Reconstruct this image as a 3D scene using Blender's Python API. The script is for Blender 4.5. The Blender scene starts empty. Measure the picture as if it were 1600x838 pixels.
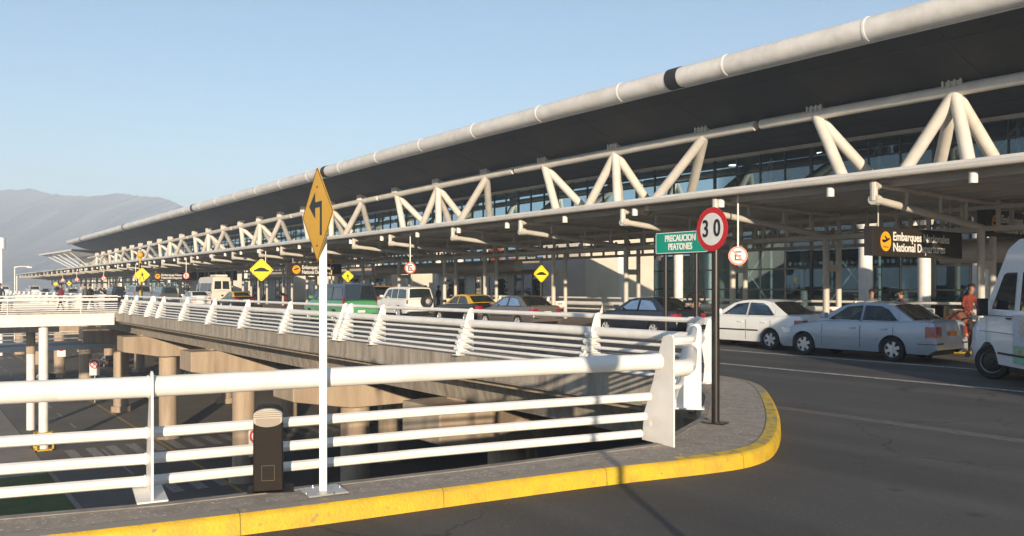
import bpy, bmesh, math, random
from mathutils import Vector, Matrix
from math import pi, sin, cos, radians, sqrt, atan2, hypot
random.seed(11)
SC = bpy.context.scene
COL = SC.collection
# ------------------------------------------------------------------ camera
F = 1294.0; VX = 955.0; N2 = F*F+VX*VX; NN = sqrt(N2)
CF, CS = F/NN, VX/NN            # .8047 .5939
EYE = 1.8; HY = 448.0
cam = bpy.data.cameras.new('camera'); camo = bpy.data.objects.new('camera', cam); COL.objects.link(camo)
camo.location = (0, 0, EYE)
camo.rotation_euler = (pi/2, 0, atan2(CS, -CF)-pi/2)
cam.sensor_width = 36; cam.lens = 36*F/1600; cam.shift_y = (HY-419)/1600
cam.clip_end = 20000; cam.clip_start = .05
SC.camera = camo
# ------------------------------------------------------------------ light
EL = radians(9.7); SUNX, SUNY = .880, -.475
AZ = atan2(SUNX, SUNY)
w = bpy.data.worlds.new('World'); SC.world = w; w.use_nodes = True
nt = w.node_tree; bg = nt.nodes['Background']
sky = nt.nodes.new('ShaderNodeTexSky'); sky.sky_type = 'NISHITA'; sky.sun_disc = False
sky.sun_elevation = EL; sky.sun_rotation = AZ; sky.air_density = 1.05; sky.dust_density = .2; sky.ozone_density = 2.9
nt.links.new(sky.outputs[0], bg.inputs[0]); bg.inputs[1].default_value = .060
sun = bpy.data.lights.new('sun', 'SUN'); sun.energy = 5.0; sun.angle = radians(.6); sun.color = (1, .82, .60)
suno = bpy.data.objects.new('sun', sun); COL.objects.link(suno)
sd = Vector((SUNX*cos(EL), SUNY*cos(EL), sin(EL)))
suno.rotation_euler = sd.to_track_quat('Z', 'Y').to_euler()
SC.view_settings.view_transform = 'Standard'; SC.view_settings.look = 'None'
SC.view_settings.exposure = 1.60; SC.view_settings.gamma = 1
SC.cycles.volume_bounces = 1; SC.cycles.max_bounces = 8; SC.cycles.use_denoising = True
SC.cycles.transparent_max_bounces = 16

# ------------------------------------------------------------------ picture <-> place
def onD(px, D, py=None, z=None):
    """point on the vertical plane Y = D seen at column px; height from row py or given"""
    r = (N2/(px+155)-VX)/F
    if z is None: z = EYE+(HY-py)*D/(CF*(px+155))
    return Vector((-r*D, D, z))
def onZ(px, py, z):
    d = (EYE-z)*F/(py-HY); l = (px-800)/F*d
    return Vector((-CF*d+CS*l, CS*d+CF*l, z))

# ------------------------------------------------------------------ materials
MATS = {}
def mat(name, col, rough=.6, metal=0, col2=None, scale=3.0, amt=.5, bump=0, bscale=40, coat=0, emit=None, spec=.5,
        streak=False, speck=None, contrast=(.35, .65)):
    if name in MATS: return MATS[name]
    m = bpy.data.materials.new(name); m.use_nodes = True; t = m.node_tree; L = t.links
    b = t.nodes['Principled BSDF']
    b.inputs['Roughness'].default_value = rough; b.inputs['Metallic'].default_value = metal
    b.inputs['Specular IOR Level'].default_value = spec
    if coat: b.inputs['Coat Weight'].default_value = coat; b.inputs['Coat Roughness'].default_value = .05
    b.inputs['Base Color'].default_value = (*col, 1)
    if emit: b.inputs['Emission Color'].default_value = (*emit[0], 1); b.inputs['Emission Strength'].default_value = emit[1]
    if col2 is None and not emit: col2 = tuple(c*.86 for c in col); 
    if col2 is not None:
        tc = t.nodes.new('ShaderNodeTexCoord'); mp = t.nodes.new('ShaderNodeMapping')
        L.new(tc.outputs['Object'], mp.inputs[0])
        if streak: mp.inputs['Scale'].default_value = (1, 1, .12)
        no = t.nodes.new('ShaderNodeTexNoise'); no.inputs['Scale'].default_value = scale; no.inputs['Detail'].default_value = 7
        no.inputs['Roughness'].default_value = .62
        L.new(mp.outputs[0], no.inputs[0])
        cr = t.nodes.new('ShaderNodeValToRGB'); cr.color_ramp.elements[0].position = contrast[0]; cr.color_ramp.elements[1].position = contrast[1]
        cr.color_ramp.elements[0].color = (*col, 1); cr.color_ramp.elements[1].color = (*col2, 1)
        L.new(no.outputs[0], cr.inputs[0]); out = cr.outputs[0]
        if speck:
            vo = t.nodes.new('ShaderNodeTexVoronoi'); vo.inputs['Scale'].default_value = speck[1]; L.new(tc.outputs['Object'], vo.inputs[0])
            mx = t.nodes.new('ShaderNodeMix'); mx.data_type = 'RGBA'
            cr2 = t.nodes.new('ShaderNodeValToRGB'); cr2.color_ramp.elements[0].position = speck[2]; cr2.color_ramp.elements[1].position = min(1, speck[2]+.1)
            L.new(vo.outputs['Color'], cr2.inputs[0]); L.new(cr2.outputs[0], mx.inputs[0])
            L.new(out, mx.inputs[6]); mx.inputs[7].default_value = (*speck[0], 1); out = mx.outputs[2]
        L.new(out, b.inputs['Base Color'])
        # roughness variation
        mr = t.nodes.new('ShaderNodeMapRange'); mr.inputs[3].default_value = rough*.85; mr.inputs[4].default_value = min(1, rough*1.2)
        L.new(no.outputs[0], mr.inputs[0]); L.new(mr.outputs[0], b.inputs['Roughness'])
        if bump:
            n2 = t.nodes.new('ShaderNodeTexNoise'); n2.inputs['Scale'].default_value = bscale; n2.inputs['Detail'].default_value = 5
            L.new(tc.outputs['Object'], n2.inputs[0])
            bp = t.nodes.new('ShaderNodeBump'); bp.inputs['Strength'].default_value = bump; bp.inputs['Distance'].default_value = .01
            L.new(n2.outputs[0], bp.inputs['Height']); L.new(bp.outputs[0], b.inputs['Normal'])
    MATS[name] = m; return m
def glassmat(name, tint, mixf, rough=.02, ior=1.55, gcol=(.9, .95, 1)):
    m = bpy.data.materials.new(name); m.use_nodes = True; t = m.node_tree; L = t.links
    t.nodes.remove(t.nodes['Principled BSDF']); out = t.nodes['Material Output']
    tr = t.nodes.new('ShaderNodeBsdfTransparent'); tr.inputs[0].default_value = (*tint, 1)
    gl = t.nodes.new('ShaderNodeBsdfGlossy'); gl.inputs['Roughness'].default_value = rough; gl.inputs[0].default_value = (*gcol, 1)
    fr = t.nodes.new('ShaderNodeFresnel'); fr.inputs[0].default_value = ior
    ma = t.nodes.new('ShaderNodeMath'); ma.operation = 'MULTIPLY_ADD'; ma.inputs[1].default_value = 1; ma.inputs[2].default_value = mixf
    L.new(fr.outputs[0], ma.inputs[0])
    mx = t.nodes.new('ShaderNodeMixShader'); L.new(ma.outputs[0], mx.inputs[0]); L.new(tr.outputs[0], mx.inputs[1]); L.new(gl.outputs[0], mx.inputs[2])
    L.new(mx.outputs[0], out.inputs[0]); MATS[name] = m; return m

WHITE = mat('white_paint', (.82, .80, .76), .38, col2=(.66, .63, .58), scale=2.0, bump=.06, bscale=14, speck=((.42, .33, .24), 9, .955), contrast=(.45, .85))
STEEL = mat('offwhite_steel', (.74, .70, .63), .45, col2=(.60, .56, .50), scale=.8)
TUBE = mat('roof_tube_paint', (.70, .68, .65), .38, col2=(.56, .54, .51), scale=1.1)
RINGW = mat('ring_white', (.82, .82, .80), .4)
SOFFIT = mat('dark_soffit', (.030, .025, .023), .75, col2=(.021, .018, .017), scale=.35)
BLACKB = mat('black_band', (.015, .015, .015), .7)
CANOPY = mat('canopy_grey', (.50, .48, .45), .6, col2=(.42, .40, .37), scale=.7)
CANSTEEL = mat('canopy_steel', (.60, .57, .51), .5, col2=(.50, .47, .42), scale=.9)
ASPH = mat('asphalt', (.068, .062, .057), .85, col2=(.098, .090, .082), scale=.5, bump=.8, bscale=130, speck=((.20, .18, .16), 110, .86), contrast=(.3, .7))
def asphalt_wear(m):
    t = m.node_tree; L = t.links; b = t.nodes['Principled BSDF']; src = b.inputs['Base Color'].links[0].from_socket
    tc = t.nodes.new('ShaderNodeTexCoord')
    vo = t.nodes.new('ShaderNodeTexVoronoi'); vo.feature = 'DISTANCE_TO_EDGE'; vo.inputs['Scale'].default_value = .42
    nz = t.nodes.new('ShaderNodeTexNoise'); nz.inputs['Scale'].default_value = 2.2; nz.inputs['Detail'].default_value = 6
    va = t.nodes.new('ShaderNodeVectorMath'); va.operation = 'MULTIPLY_ADD'; va.inputs[1].default_value = (.7, .7, 0); L.new(tc.outputs['Object'], nz.inputs[0])
    L.new(nz.outputs['Color'], va.inputs[0]); L.new(tc.outputs['Object'], va.inputs[2]); L.new(va.outputs[0], vo.inputs[0])
    cr = t.nodes.new('ShaderNodeValToRGB'); cr.color_ramp.elements[0].position = .003; cr.color_ramp.elements[1].position = .011
    cr.color_ramp.elements[0].color = (1, 1, 1, 1); cr.color_ramp.elements[1].color = (0, 0, 0, 1); L.new(vo.outputs['Distance'], cr.inputs[0])
    n3 = t.nodes.new('ShaderNodeTexNoise'); n3.inputs['Scale'].default_value = .25; L.new(tc.outputs['Object'], n3.inputs[0])
    c3 = t.nodes.new('ShaderNodeValToRGB'); c3.color_ramp.elements[0].position = .50; c3.color_ramp.elements[1].position = .60; L.new(n3.outputs[0], c3.inputs[0])
    mu = t.nodes.new('ShaderNodeMath'); mu.operation = 'MULTIPLY'; L.new(cr.outputs[0], mu.inputs[0]); L.new(c3.outputs[0], mu.inputs[1])
    mx = t.nodes.new('ShaderNodeMix'); mx.data_type = 'RGBA'; L.new(mu.outputs[0], mx.inputs[0]); L.new(src, mx.inputs[6]); mx.inputs[7].default_value = (.045, .041, .038, 1)
    # oil drips
    v2 = t.nodes.new('ShaderNodeTexVoronoi'); v2.inputs['Scale'].default_value = 1.1; L.new(tc.outputs['Object'], v2.inputs[0])
    c2 = t.nodes.new('ShaderNodeValToRGB'); c2.color_ramp.elements[0].position = .04; c2.color_ramp.elements[1].position = .10
    c2.color_ramp.elements[0].color = (.55, .55, .55, 1); c2.color_ramp.elements[1].color = (0, 0, 0, 1); L.new(v2.outputs['Distance'], c2.inputs[0])
    m2 = t.nodes.new('ShaderNodeMix'); m2.data_type = 'RGBA'; L.new(c2.outputs[0], m2.inputs[0]); L.new(mx.outputs[2], m2.inputs[6]); m2.inputs[7].default_value = (.03, .027, .025, 1)
    # traffic polish running along the road
    mp = t.nodes.new('ShaderNodeMapping'); mp.inputs['Scale'].default_value = (.04, 1.1, 1); L.new(tc.outputs['Object'], mp.inputs[0])
    n4 = t.nodes.new('ShaderNodeTexNoise'); n4.inputs['Scale'].default_value = 1.0; n4.inputs['Detail'].default_value = 3; L.new(mp.outputs[0], n4.inputs[0])
    c4 = t.nodes.new('ShaderNodeValToRGB'); c4.color_ramp.elements[0].position = .35; c4.color_ramp.elements[1].position = .68
    c4.color_ramp.elements[0].color = (.80, .80, .80, 1); c4.color_ramp.elements[1].color = (1.2, 1.19, 1.17, 1); L.new(n4.outputs[0], c4.inputs[0])
    m3 = t.nodes.new('ShaderNodeMix'); m3.data_type = 'RGBA'; m3.blend_type = 'MULTIPLY'; m3.inputs[0].default_value = 1; L.new(m2.outputs[2], m3.inputs[6]); L.new(c4.outputs[0], m3.inputs[7])
    L.new(m3.outputs[2], b.inputs['Base Color'])
asphalt_wear(ASPH)
ASPH2 = mat('lower_asphalt', (.13, .115, .10), .9, col2=(.17, .15, .13), scale=.3, bump=.2, bscale=60)
CONCP = mat('pale_lane_concrete', (.105, .098, .09), .85, col2=(.13, .12, .108), scale=1.2, bump=.3, bscale=90)
WALK = mat('aggregate_pavement', (.27, .225, .185), .9, col2=(.38, .325, .27), scale=6, bump=.8, bscale=120, speck=((.60, .56, .50), 60, .80))
EDGE = mat('concrete_edge', (.30, .27, .23), .85, col2=(.20, .175, .15), scale=5, bump=.4, bscale=50)
CONC = mat('weathered_concrete', (.42, .37, .31), .88, col2=(.19, .16, .13), scale=4.5, bump=.4, bscale=25, streak=True, contrast=(.38, .72))
CONC2 = mat('pier_concrete', (.46, .36, .26), .88, col2=(.27, .20, .145), scale=2.2, bump=.4, bscale=20, streak=True, contrast=(.4, .75))
YEL = mat('kerb_yellow', (.68, .43, .018), .6, col2=(.42, .27, .04), scale=4, bump=.8, bscale=45, speck=((.20, .16, .10), 34, .88), contrast=(.40, .78))
LINEW = mat('worn_white_line', (.50, .48, .45), .8, col2=(.20, .19, .18), scale=11)
LINEL = mat('faded_crossing_paint', (.38, .36, .33), .85, col2=(.22, .20, .18), scale=5)
LINEY = mat('worn_yellow_line', (.50, .33, .06), .8, col2=(.30, .21, .07), scale=6)
GRASS = mat('lawn', (.05, .085, .014), .95, col2=(.10, .12, .03), scale=1.2)
BLACK = mat('black_metal', (.014, .012, .011), .35, col2=(.022, .018, .016), scale=5)
BRONZE = mat('dark_bronze', (.011, .008, .007), .6, col2=(.018, .013, .010), scale=8, spec=.2)
SIGNY = mat('sign_yellow_amber', (.80, .43, .01), .45, col2=(.72, .37, .01), scale=3)
SIGNF = mat('sign_yellow', (.90, .80, .02), .45)
SYM = mat('sign_black', (.012, .012, .012), .5)
SIGNR = mat('sign_red', (.60, .015, .02), .4)
SIGNO = mat('sign_red_orange', (.80, .09, .03), .4)
SIGNW = mat('sign_white', (.80, .79, .76), .45)
SIGNG = mat('sign_green', (.0, .30, .21), .4, col2=(.0, .27, .19), scale=3)
BOARD = mat('board_dark', (.028, .022, .019), .45)
ORANGE = mat('amber_disc', (.85, .40, .02), .4)
LETTER = mat('letter_white', (.85, .84, .80), .4)
BALU = mat('back_aluminium', (.35, .35, .34), .4, metal=.6)
GLASSB = glassmat('curtain_glass', (.40, .52, .56), .12, gcol=(.44, .62, .72))
MULL = mat('mullion_dark', (.03, .035, .035), .4)
INTW = mat('interior_white', (.75, .75, .70), .6)
INTD = mat('interior_dark', (.22, .20, .18), .8, col2=(.15, .14, .12), scale=.5)
BEIGE = mat('beige_wall', (.55, .47, .37), .7, col2=(.48, .41, .32), scale=.8)
PALEW = mat('pale_wall', (.68, .64, .56), .7, col2=(.6, .56, .49), scale=.8)
REDP = mat('red_panel', (.30, .07, .03), .6)
TYRE = mat('tyre_rubber', (.018, .018, .018), .8)
RIM = mat('alloy', (.72, .72, .72), .35, metal=.5)
CARGL = mat('car_window', (.018, .026, .030), .03, spec=.9, coat=.6)
CARGL2 = glassmat('car_window_clear', (.13, .16, .16), .03, .01, 1.45, gcol=(.6, .68, .75))
SEATM = mat('car_seat', (.10, .09, .085), .8)
TRIM = mat('car_black_trim', (.015, .015, .016), .5)
TAIL = mat('tail_red', (.30, .010, .010), .15, coat=.8)
AMBER = mat('lamp_amber', (.75, .22, .02), .2, coat=.6)
HEADL = mat('lamp_clear', (.65, .67, .68), .1, coat=.8)
CHROME = mat('chrome', (.7, .7, .7), .15, metal=1)
SKIN = mat('skin', (.40, .22, .15), .6)
HAIR = mat('dark_hair', (.015, .010, .008), .6)
LEAF = mat('leaves', (.03, .055, .018), .8, col2=(.06, .09, .03), scale=3)

# ------------------------------------------------------------------ object helpers
ORG = {}
def link(o, parent=None):
    COL.objects.link(o)
    if parent is not None: o.parent = parent
    return o
def tag(o, label=None, cat=None, group=None, kind=None):
    if label: o['label'] = label
    if cat: o['category'] = cat
    if group: o['group'] = group
    if kind: o['kind'] = kind
    return o
def thing(name, label, cat, loc=(0, 0, 0), group=None, rz=0):
    o = bpy.data.objects.new(name, None); o.empty_display_size = .2
    link(o); o.location = loc; o.rotation_euler = (0, 0, rz); ORG[o.name] = Vector(loc)
    return tag(o, label, cat, group)
class MB:
    def __init__(s): s.v = []; s.f = []; s.m = []
    def add(s, vs, fs, mi=0):
        b = len(s.v); s.v += [tuple(v) for v in vs]; s.f += [tuple(i+b for i in f) for f in fs]; s.m += [mi]*len(fs); return s
    def box(s, lo, hi, mi=0):
        x0, y0, z0 = lo; x1, y1, z1 = hi
        return s.add([(x0,y0,z0),(x1,y0,z0),(x1,y1,z0),(x0,y1,z0),(x0,y0,z1),(x1,y0,z1),(x1,y1,z1),(x0,y1,z1)],
                     [(0,3,2,1),(4,5,6,7),(0,1,5,4),(1,2,6,5),(2,3,7,6),(3,0,4,7)], mi)
    def bar(s, p, q, w, h, mi=0, up=Vector((0,0,1))):
        p = Vector(p); q = Vector(q); d = (q-p).normalized(); u = up
        if abs(d.dot(u)) > .99: u = Vector((1,0,0))
        a = d.cross(u).normalized()*w/2; b = a.cross(d).normalized()*h/2
        vs = [p-a-b, p+a-b, p+a+b, p-a+b, q-a-b, q+a-b, q+a+b, q-a+b]
        return s.add(vs, [(0,3,2,1),(4,5,6,7),(0,1,5,4),(1,2,6,5),(2,3,7,6),(3,0,4,7)], mi)
    def tube(s, pts, r, n=12, mi=0, caps=True):
        pts = [Vector(p) for p in pts]; k = len(pts); R = r if isinstance(r, (list, tuple)) else [r]*k
        vs = []; ref = None
        for i, p in enumerate(pts):
            d = (pts[min(i+1, k-1)]-pts[max(i-1, 0)]).normalized()
            # mitre at bends
            if ref is None:
                ref = Vector((0,0,1)) if abs(d.z) < .95 else Vector((1,0,0))
            a = d.cross(ref).normalized(); b = d.cross(a).normalized()
            sc = 1.0
            if 0 < i < k-1:
                d1 = (pts[i]-pts[i-1]).normalized(); c = max(.3, d1.dot(d)); sc = 1/c
            for j in range(n):
                t = 2*pi*j/n; vs.append(p+a*cos(t)*R[i]*sc+b*sin(t)*R[i])
        fs = [(i*n+j, i*n+(j+1) % n, (i+1)*n+(j+1) % n, (i+1)*n+j) for i in range(k-1) for j in range(n)]
        if caps: fs += [tuple(range(n-1, -1, -1)), tuple((k-1)*n+j for j in range(n))]
        return s.add(vs, fs, mi)
    def prism(s, fr, poly, d0, d1, mi=0):
        """fr = (origin, right, up, normal)"""
        o, r, u, n_ = fr; k = len(poly)
        vs = [o+r*a+u*b+n_*d0 for a, b in poly]+[o+r*a+u*b+n_*d1 for a, b in poly]
        fs = [tuple(range(k-1, -1, -1)), tuple(range(k, 2*k))]+[(i, (i+1) % k, k+(i+1) % k, k+i) for i in range(k)]
        return s.add(vs, fs, mi)
    def quads(s, grid, mi=0):
        a = len(grid); b = len(grid[0])
        return s.add([p for row in grid for p in row], [(i*b+j, i*b+j+1, (i+1)*b+j+1, (i+1)*b+j) for i in range(a-1) for j in range(b-1)], mi)
    def build(s, name, mats, parent=None, smooth=False, world=True, bevel=0, angle=35):
        me = bpy.data.meshes.new(name)
        off = ORG.get(parent.name, Vector((0,0,0))) if (parent is not None and world) else Vector((0,0,0))
        me.from_pydata([Vector(v)-off for v in s.v], [], s.f); me.update()
        mats = mats if isinstance(mats, (list, tuple)) else [mats]
        for m in mats: me.materials.append(m)
        me.polygons.foreach_set('material_index', s.m)
        if smooth:
            me.polygons.foreach_set('use_smooth', [True]*len(me.polygons)); me.set_sharp_from_angle(angle=radians(angle))
        o = bpy.data.objects.new(name, me); link(o, parent)
        ORG[o.name] = off if parent is not None else Vector((0,0,0))
        if bevel:
            bv = o.modifiers.new('bevel', 'BEVEL'); bv.width = bevel; bv.segments = 2; bv.limit_method = 'ANGLE'; bv.angle_limit = radians(40)
        return o
def sub_org(o, parent): ORG[o.name] = ORG.get(parent.name, Vector((0,0,0)))
def frame(o, n):
    n = Vector(n).normalized(); up = Vector((0,0,1)); r = up.cross(n).normalized(); return (Vector(o), r, up, n)
def circ(r, n=28, a0=0): return [(r*cos(a0+2*pi*i/n), r*sin(a0+2*pi*i/n)) for i in range(n)]
def rot2(poly, a, dx=0, dy=0): return [(x*cos(a)-y*sin(a)+dx, x*sin(a)+y*cos(a)+dy) for x, y in poly]
def text(name, body, size, fr, m, parent, align='CENTER', bold=.0, ext=.004, dx=0, dy=0, d=.006, sx=1.0):
    cu = bpy.data.curves.new('t', 'FONT'); cu.body = body; cu.size = size; cu.align_x = align; cu.align_y = 'CENTER'
    cu.offset = bold; cu.extrude = ext; cu.resolution_u = 4
    to = bpy.data.objects.new('t', cu); COL.objects.link(to)
    me = bpy.data.meshes.new_from_object(to.evaluated_get(bpy.context.evaluated_depsgraph_get()))
    bpy.data.objects.remove(to)
    o, r, u, n = fr; off = ORG.get(parent.name, Vector((0,0,0)))
    for v in me.vertices:
        c = v.co; v.co = o+r*(c.x*sx+dx)+u*(c.y+dy)+n*(c.z+d)-off
    me.materials.clear(); me.materials.append(m)
    ob = bpy.data.objects.new(name, me); link(ob, parent); return ob
def copy_tree(o, parent=None):
    c = o.copy(); COL.objects.link(c)
    if parent is not None: c.parent = parent
    for ch in list(o.children): copy_tree(ch, c)
    return c

# ================================================================== GROUND LEVELS
ZL = -8.2
g = MB().box((-6000, -6000, ZL-.3), (3000, 6000, ZL)); tag(g.build('ground', mat('far_ground', (.13, .11, .085), .95, col2=(.10, .09, .06), scale=.02)), kind='structure')
g = MB().box((-400, 6.6, ZL-.1), (10, 34, ZL+.004)); tag(g.build('lower_road', ASPH2), kind='structure')
g = MB().box((-400, -9, ZL-.1), (-50.5, 6.5, ZL+.008)); tag(g.build('lower_sidewalk', mat('lower_walk', (.30, .26, .22), .9, col2=(.24, .21, .18), scale=1)), kind='structure')
g = MB().box((-50.1, -12, ZL-.1), (-8, 6.3, ZL+.09)); tag(g.build('grass_lawn', GRASS), kind='structure')
g = MB().box((-50.4, 6.3, ZL-.1), (-8, 6.5, ZL+.15)); tag(g.build('lawn_kerb', EDGE), kind='structure')
mk = MB()
for X0, y0, y1 in ((-56.8, 8.0, 31), (-45.5, 9.5, 13.0), (-102, 4, 31), (-137, 4, 31)):
    y = y0
    while y < y1:
        mk.box((X0, y, ZL-.05), (X0+3.4, y+.55, ZL+.009)); y += 1.15
for yy in (9.9,):
    x = -200
    while x < -12:
        mk.box((x, yy, ZL-.05), (x+2.6, yy+.12, ZL+.009)); x += 6
tag(mk.build('lower_road_marking', LINEL), kind='structure')
mk = MB().box((-200, 13.3, ZL-.05), (-8, 13.48, ZL+.010)); tag(mk.build('lower_yellow_line_marking', LINEY), kind='structure')

# upper deck with the opening to the level below
EDGEPTS = [(-15.5, -40), (-9.4, -8.0), (-7.35, -1.0), (-6.62, 1.6), (-6.28, 4.0), (-6.05, 6.35), (-6.9, 8.05), (-8.2, 9.7), (-9.75, 11.22)]
poly = EDGEPTS + [(-320, 11.22), (-320, 23.2), (70, 23.2), (70, -40)]
fr0 = (Vector((0,0,0)), Vector((1,0,0)), Vector((0,1,0)), Vector((0,0,1)))
road = MB().prism(fr0, poly, -.40, 0); tag(road.build('departures_road', ASPH), kind='structure')
# pale strip seam across the road and the lane lines
mk = MB()
mk.box((-100, 15.40, -.02), (12, 15.52, .005)); mk.box((-150, 18.76, -.02), (12, 18.87, .005))
tag(mk.build('lane_marking', LINEW), kind='structure')
mk = MB(); mk.box((-7.9, 10.56, -.02), (20, 10.63, .006)); mk.box((-7.6, 10.42, -.02), (20, 10.56, .004))
tag(mk.build('road_joint_strip', mat('joint_fill', (.14, .125, .11), .9, col2=(.10, .09, .08), scale=8)), kind='structure')
mk = MB(); mk.box((-120, 21.3, -.02), (12, 22.84, .006)); tag(mk.build('parking_lane', CONCP), kind='structure')
# terminal pavement with yellow kerb
tag(MB().box((-320, 23.08, -.3), (70, 52, .15)).build('terminal_sidewalk', mat('terminal_walk', (.26, .22, .18), .85, col2=(.21, .18, .15), scale=1.2)), kind='structure')
tag(MB().box((-320, 22.86, -.3), (70, 23.08, .155)).build('far_kerb', YEL, bevel=.02), kind='structure')
# near island: outer kerb line
K0 = [(-9.9, -12.0), (-6.95, -2.0), (-6.30, .3), (-5.93, 2.2), (-5.70, 4.0), (-5.50, 5.3), (-5.25, 6.35), (-5.22, 6.9), (-5.42, 7.5), (-6.2, 8.7), (-7.35, 10.15), (-8.35, 11.3), (-9.1, 12.0), (-10.2, 12.35), (-12, 12.45), (-30, 12.45), (-320, 12.45)]
def smooth_poly(p, it=2):
    for _ in range(it):
        q = [p[0]]
        for a, b in zip(p[:-1], p[1:]):
            q += [(a[0]*.75+b[0]*.25, a[1]*.75+b[1]*.25), (a[0]*.25+b[0]*.75, a[1]*.25+b[1]*.75)]
        q.append(p[-1]); p = q
    return p
def offset(p, d):
    out = []
    for i in range(len(p)):
        a = Vector(p[max(i-1, 0)]); b = Vector(p[min(i+1, len(p)-1)]); t = (b-a).normalized()
        out.append((p[i][0]-t.y*d, p[i][1]+t.x*d))
    return out
KO = smooth_poly(K0); KI = offset(KO, .17)
def strip(mb, A, B, z0, z1, mi=0):
    for i in range(len(A)-1):
        a, b, c, d = A[i], A[i+1], B[i+1], B[i]
        vs = [(a[0],a[1],z0),(b[0],b[1],z0),(c[0],c[1],z0),(d[0],d[1],z0),(a[0],a[1],z1),(b[0],b[1],z1),(c[0],c[1],z1),(d[0],d[1],z1)]
        mb.add(vs, [(4,5,6,7),(0,1,5,4),(2,3,7,6)], mi)
# kerb: rounded top from several bands
kb = MB()
rows = [offset(KO, o) for o in (0.0, .006, .022, .045, .17)]
zs = [-.02, .110, .137, .150, .156]
kb.quads([[Vector((p[0], p[1], z)) for p in r] for r, z in zip(rows[:4], zs[:4])])
for a_ in range(len(KO)-1):
    xm, ym = KO[a_]; curve = 5.9 < ym < 10.8 and xm > -8.2
    kb.quads([[Vector((p[0], p[1], z)) for p in r[a_:a_+2]] for r, z in zip(rows[3:], zs[3:])], 1 if curve else 2)
kb.quads([[Vector((p[0], p[1], z)) for p in rows[-1]] for z in (.156, -.02)])
# paint spilled onto the pavement side on the curve
KT = mat('kerb_top_worn_paint', (.66, .44, .03), .7, col2=(.24, .205, .165), scale=9, bump=.4, bscale=60, contrast=(.45, .66))
KE = mat('kerb_top_concrete', (.30, .26, .21), .8, col2=(.62, .43, .08), scale=7, bump=.4, bscale=60, contrast=(.58, .72))
tag(kb.build('island_kerb', [YEL, KT, KE], smooth=True, angle=60), kind='structure')
kj = MB(); acc = 0; R4 = [offset(KO, o) for o in (-.0025, .004, .020, .044, .172)]; ZJ = [.0, .112, .139, .1525, .1585]
for a_ in range(len(KO)-1):
    if not (-6 < KO[a_][1] < 12.4) or KO[a_][0] < -14: continue
    seg = hypot(KO[a_+1][0]-KO[a_][0], KO[a_+1][1]-KO[a_][1]); tpos = 1.6-acc
    while tpos < seg:
        f0 = tpos/seg; f1 = (tpos+.007)/seg
        kj.quads([[Vector((R4[k_][a_][0]*(1-f)+R4[k_][a_+1][0]*f, R4[k_][a_][1]*(1-f)+R4[k_][a_+1][1]*f, ZJ[k_])) for f in (f0, f1)] for k_ in range(5)]); tpos += 1.6
    acc = (acc+seg) % 1.6
tag(kj.build('kerb_joint_marking', mat('joint_dark', (.26, .18, .03), .9)), kind='structure')
ipoly = KI + [(-320, 11.24)] + [(x, y) for x, y in reversed([(-15.47, -40)]+EDGEPTS[1:])]
ipoly = [p for p in ipoly if p[0] > -321]
wk = MB(); wk.prism(fr0, KI + [(-320, 11.23), (-9.74, 11.23)] + [(x+.012, y) for x, y in reversed(EDGEPTS[1:8])], -.01, .15)
tag(wk.build('island_sidewalk', WALK), kind='structure')
# concrete lip at the edge of the opening
lip = MB(); e = [(x, y) for x, y in EDGEPTS[1:]]; lip.quads([[Vector((p[0], p[1], z)) for p in offset(e, d)] for d, z in ((.04, -.40), (.04, .158), (-.05, .158), (-.05, .140))])
tag(lip.build('sidewalk_edge', EDGE), kind='structure')

# ------------------------------------------------------------------ viaduct under the deck
via = thing('viaduct', 'weathered concrete viaduct with hammerhead piers carrying the departures road', 'viaduct', (-40, 14, ZL))
b = MB(); b.box((-320, 11.0, -.40), (-9.75, 11.22, .13)); b.box((-320, 10.97, -.36), (-9.6, 11.0, -.30))
b.build('edge_beam', CONC, via)
b = MB()
for y0 in (12.3, 16.5, 20.5, 25, 30): b.add([(-320,y0,-.4),(-320,y0+1.2,-.4),(-320,y0+1.0,-1.35),(-320,y0+.25,-1.35),(-4,y0,-.4),(-4,y0+1.2,-.4),(-4,y0+1.0,-1.35),(-4,y0+.25,-1.35)],[(0,3,7,4),(3,2,6,7),(2,1,5,6),(1,0,4,5),(0,1,2,3),(4,7,6,5)])
b.build('girder', CONC, via)
MB().box((-320, 11.3, -.55), (60, 36, -.42)).build('soffit_slab', CONC2, via)
PIERX = [-3.5, -11, -19.5, -29.5, -42.5, -57.5, -72, -88, -104, -122, -142]
for i, x in enumerate(PIERX):
    c = MB(); w_ = 1.0
    prof = [(11.3, -1.38), (34, -1.38), (34, -2.6), (30, -2.75), (16.0, -2.75), (13.6, -2.75), (11.3, -2.35)]
    c.add([(x-w_, y, z) for y, z in prof]+[(x+w_, y, z) for y, z in prof],
          [tuple(range(7)), tuple(range(13, 6, -1))]+[(k, k+7, (k+1) % 7+7, (k+1) % 7) for k in range(7)])
    c.box((x-.45, 12.4, -1.385), (x+.45, 13.4, -1.30))
    c.build('pier_cap', CONC2, via, bevel=.04)
    for y in (14.2, 22.5, 31):
        MB().tube([(x, y, ZL-.1), (x, y, -2.7)], .56, 24).build('pier_column', CONC2, via, smooth=True)
        MB().tube([(x, y, ZL-.1), (x, y, ZL+.45)], .75, 24, caps=True).build('pier_foot', CONC2, via, smooth=True)
# abutment below the near corner: ribs under the near deck
ab = MB()
ab.box((-4.9, -20, -1.3), (-4.2, 11, -.40)); ab.box((-4.0, -30, -8.2), (-3.2, 10.6, -.4))
ab.build('abutment_wall', CONC, via)

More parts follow.
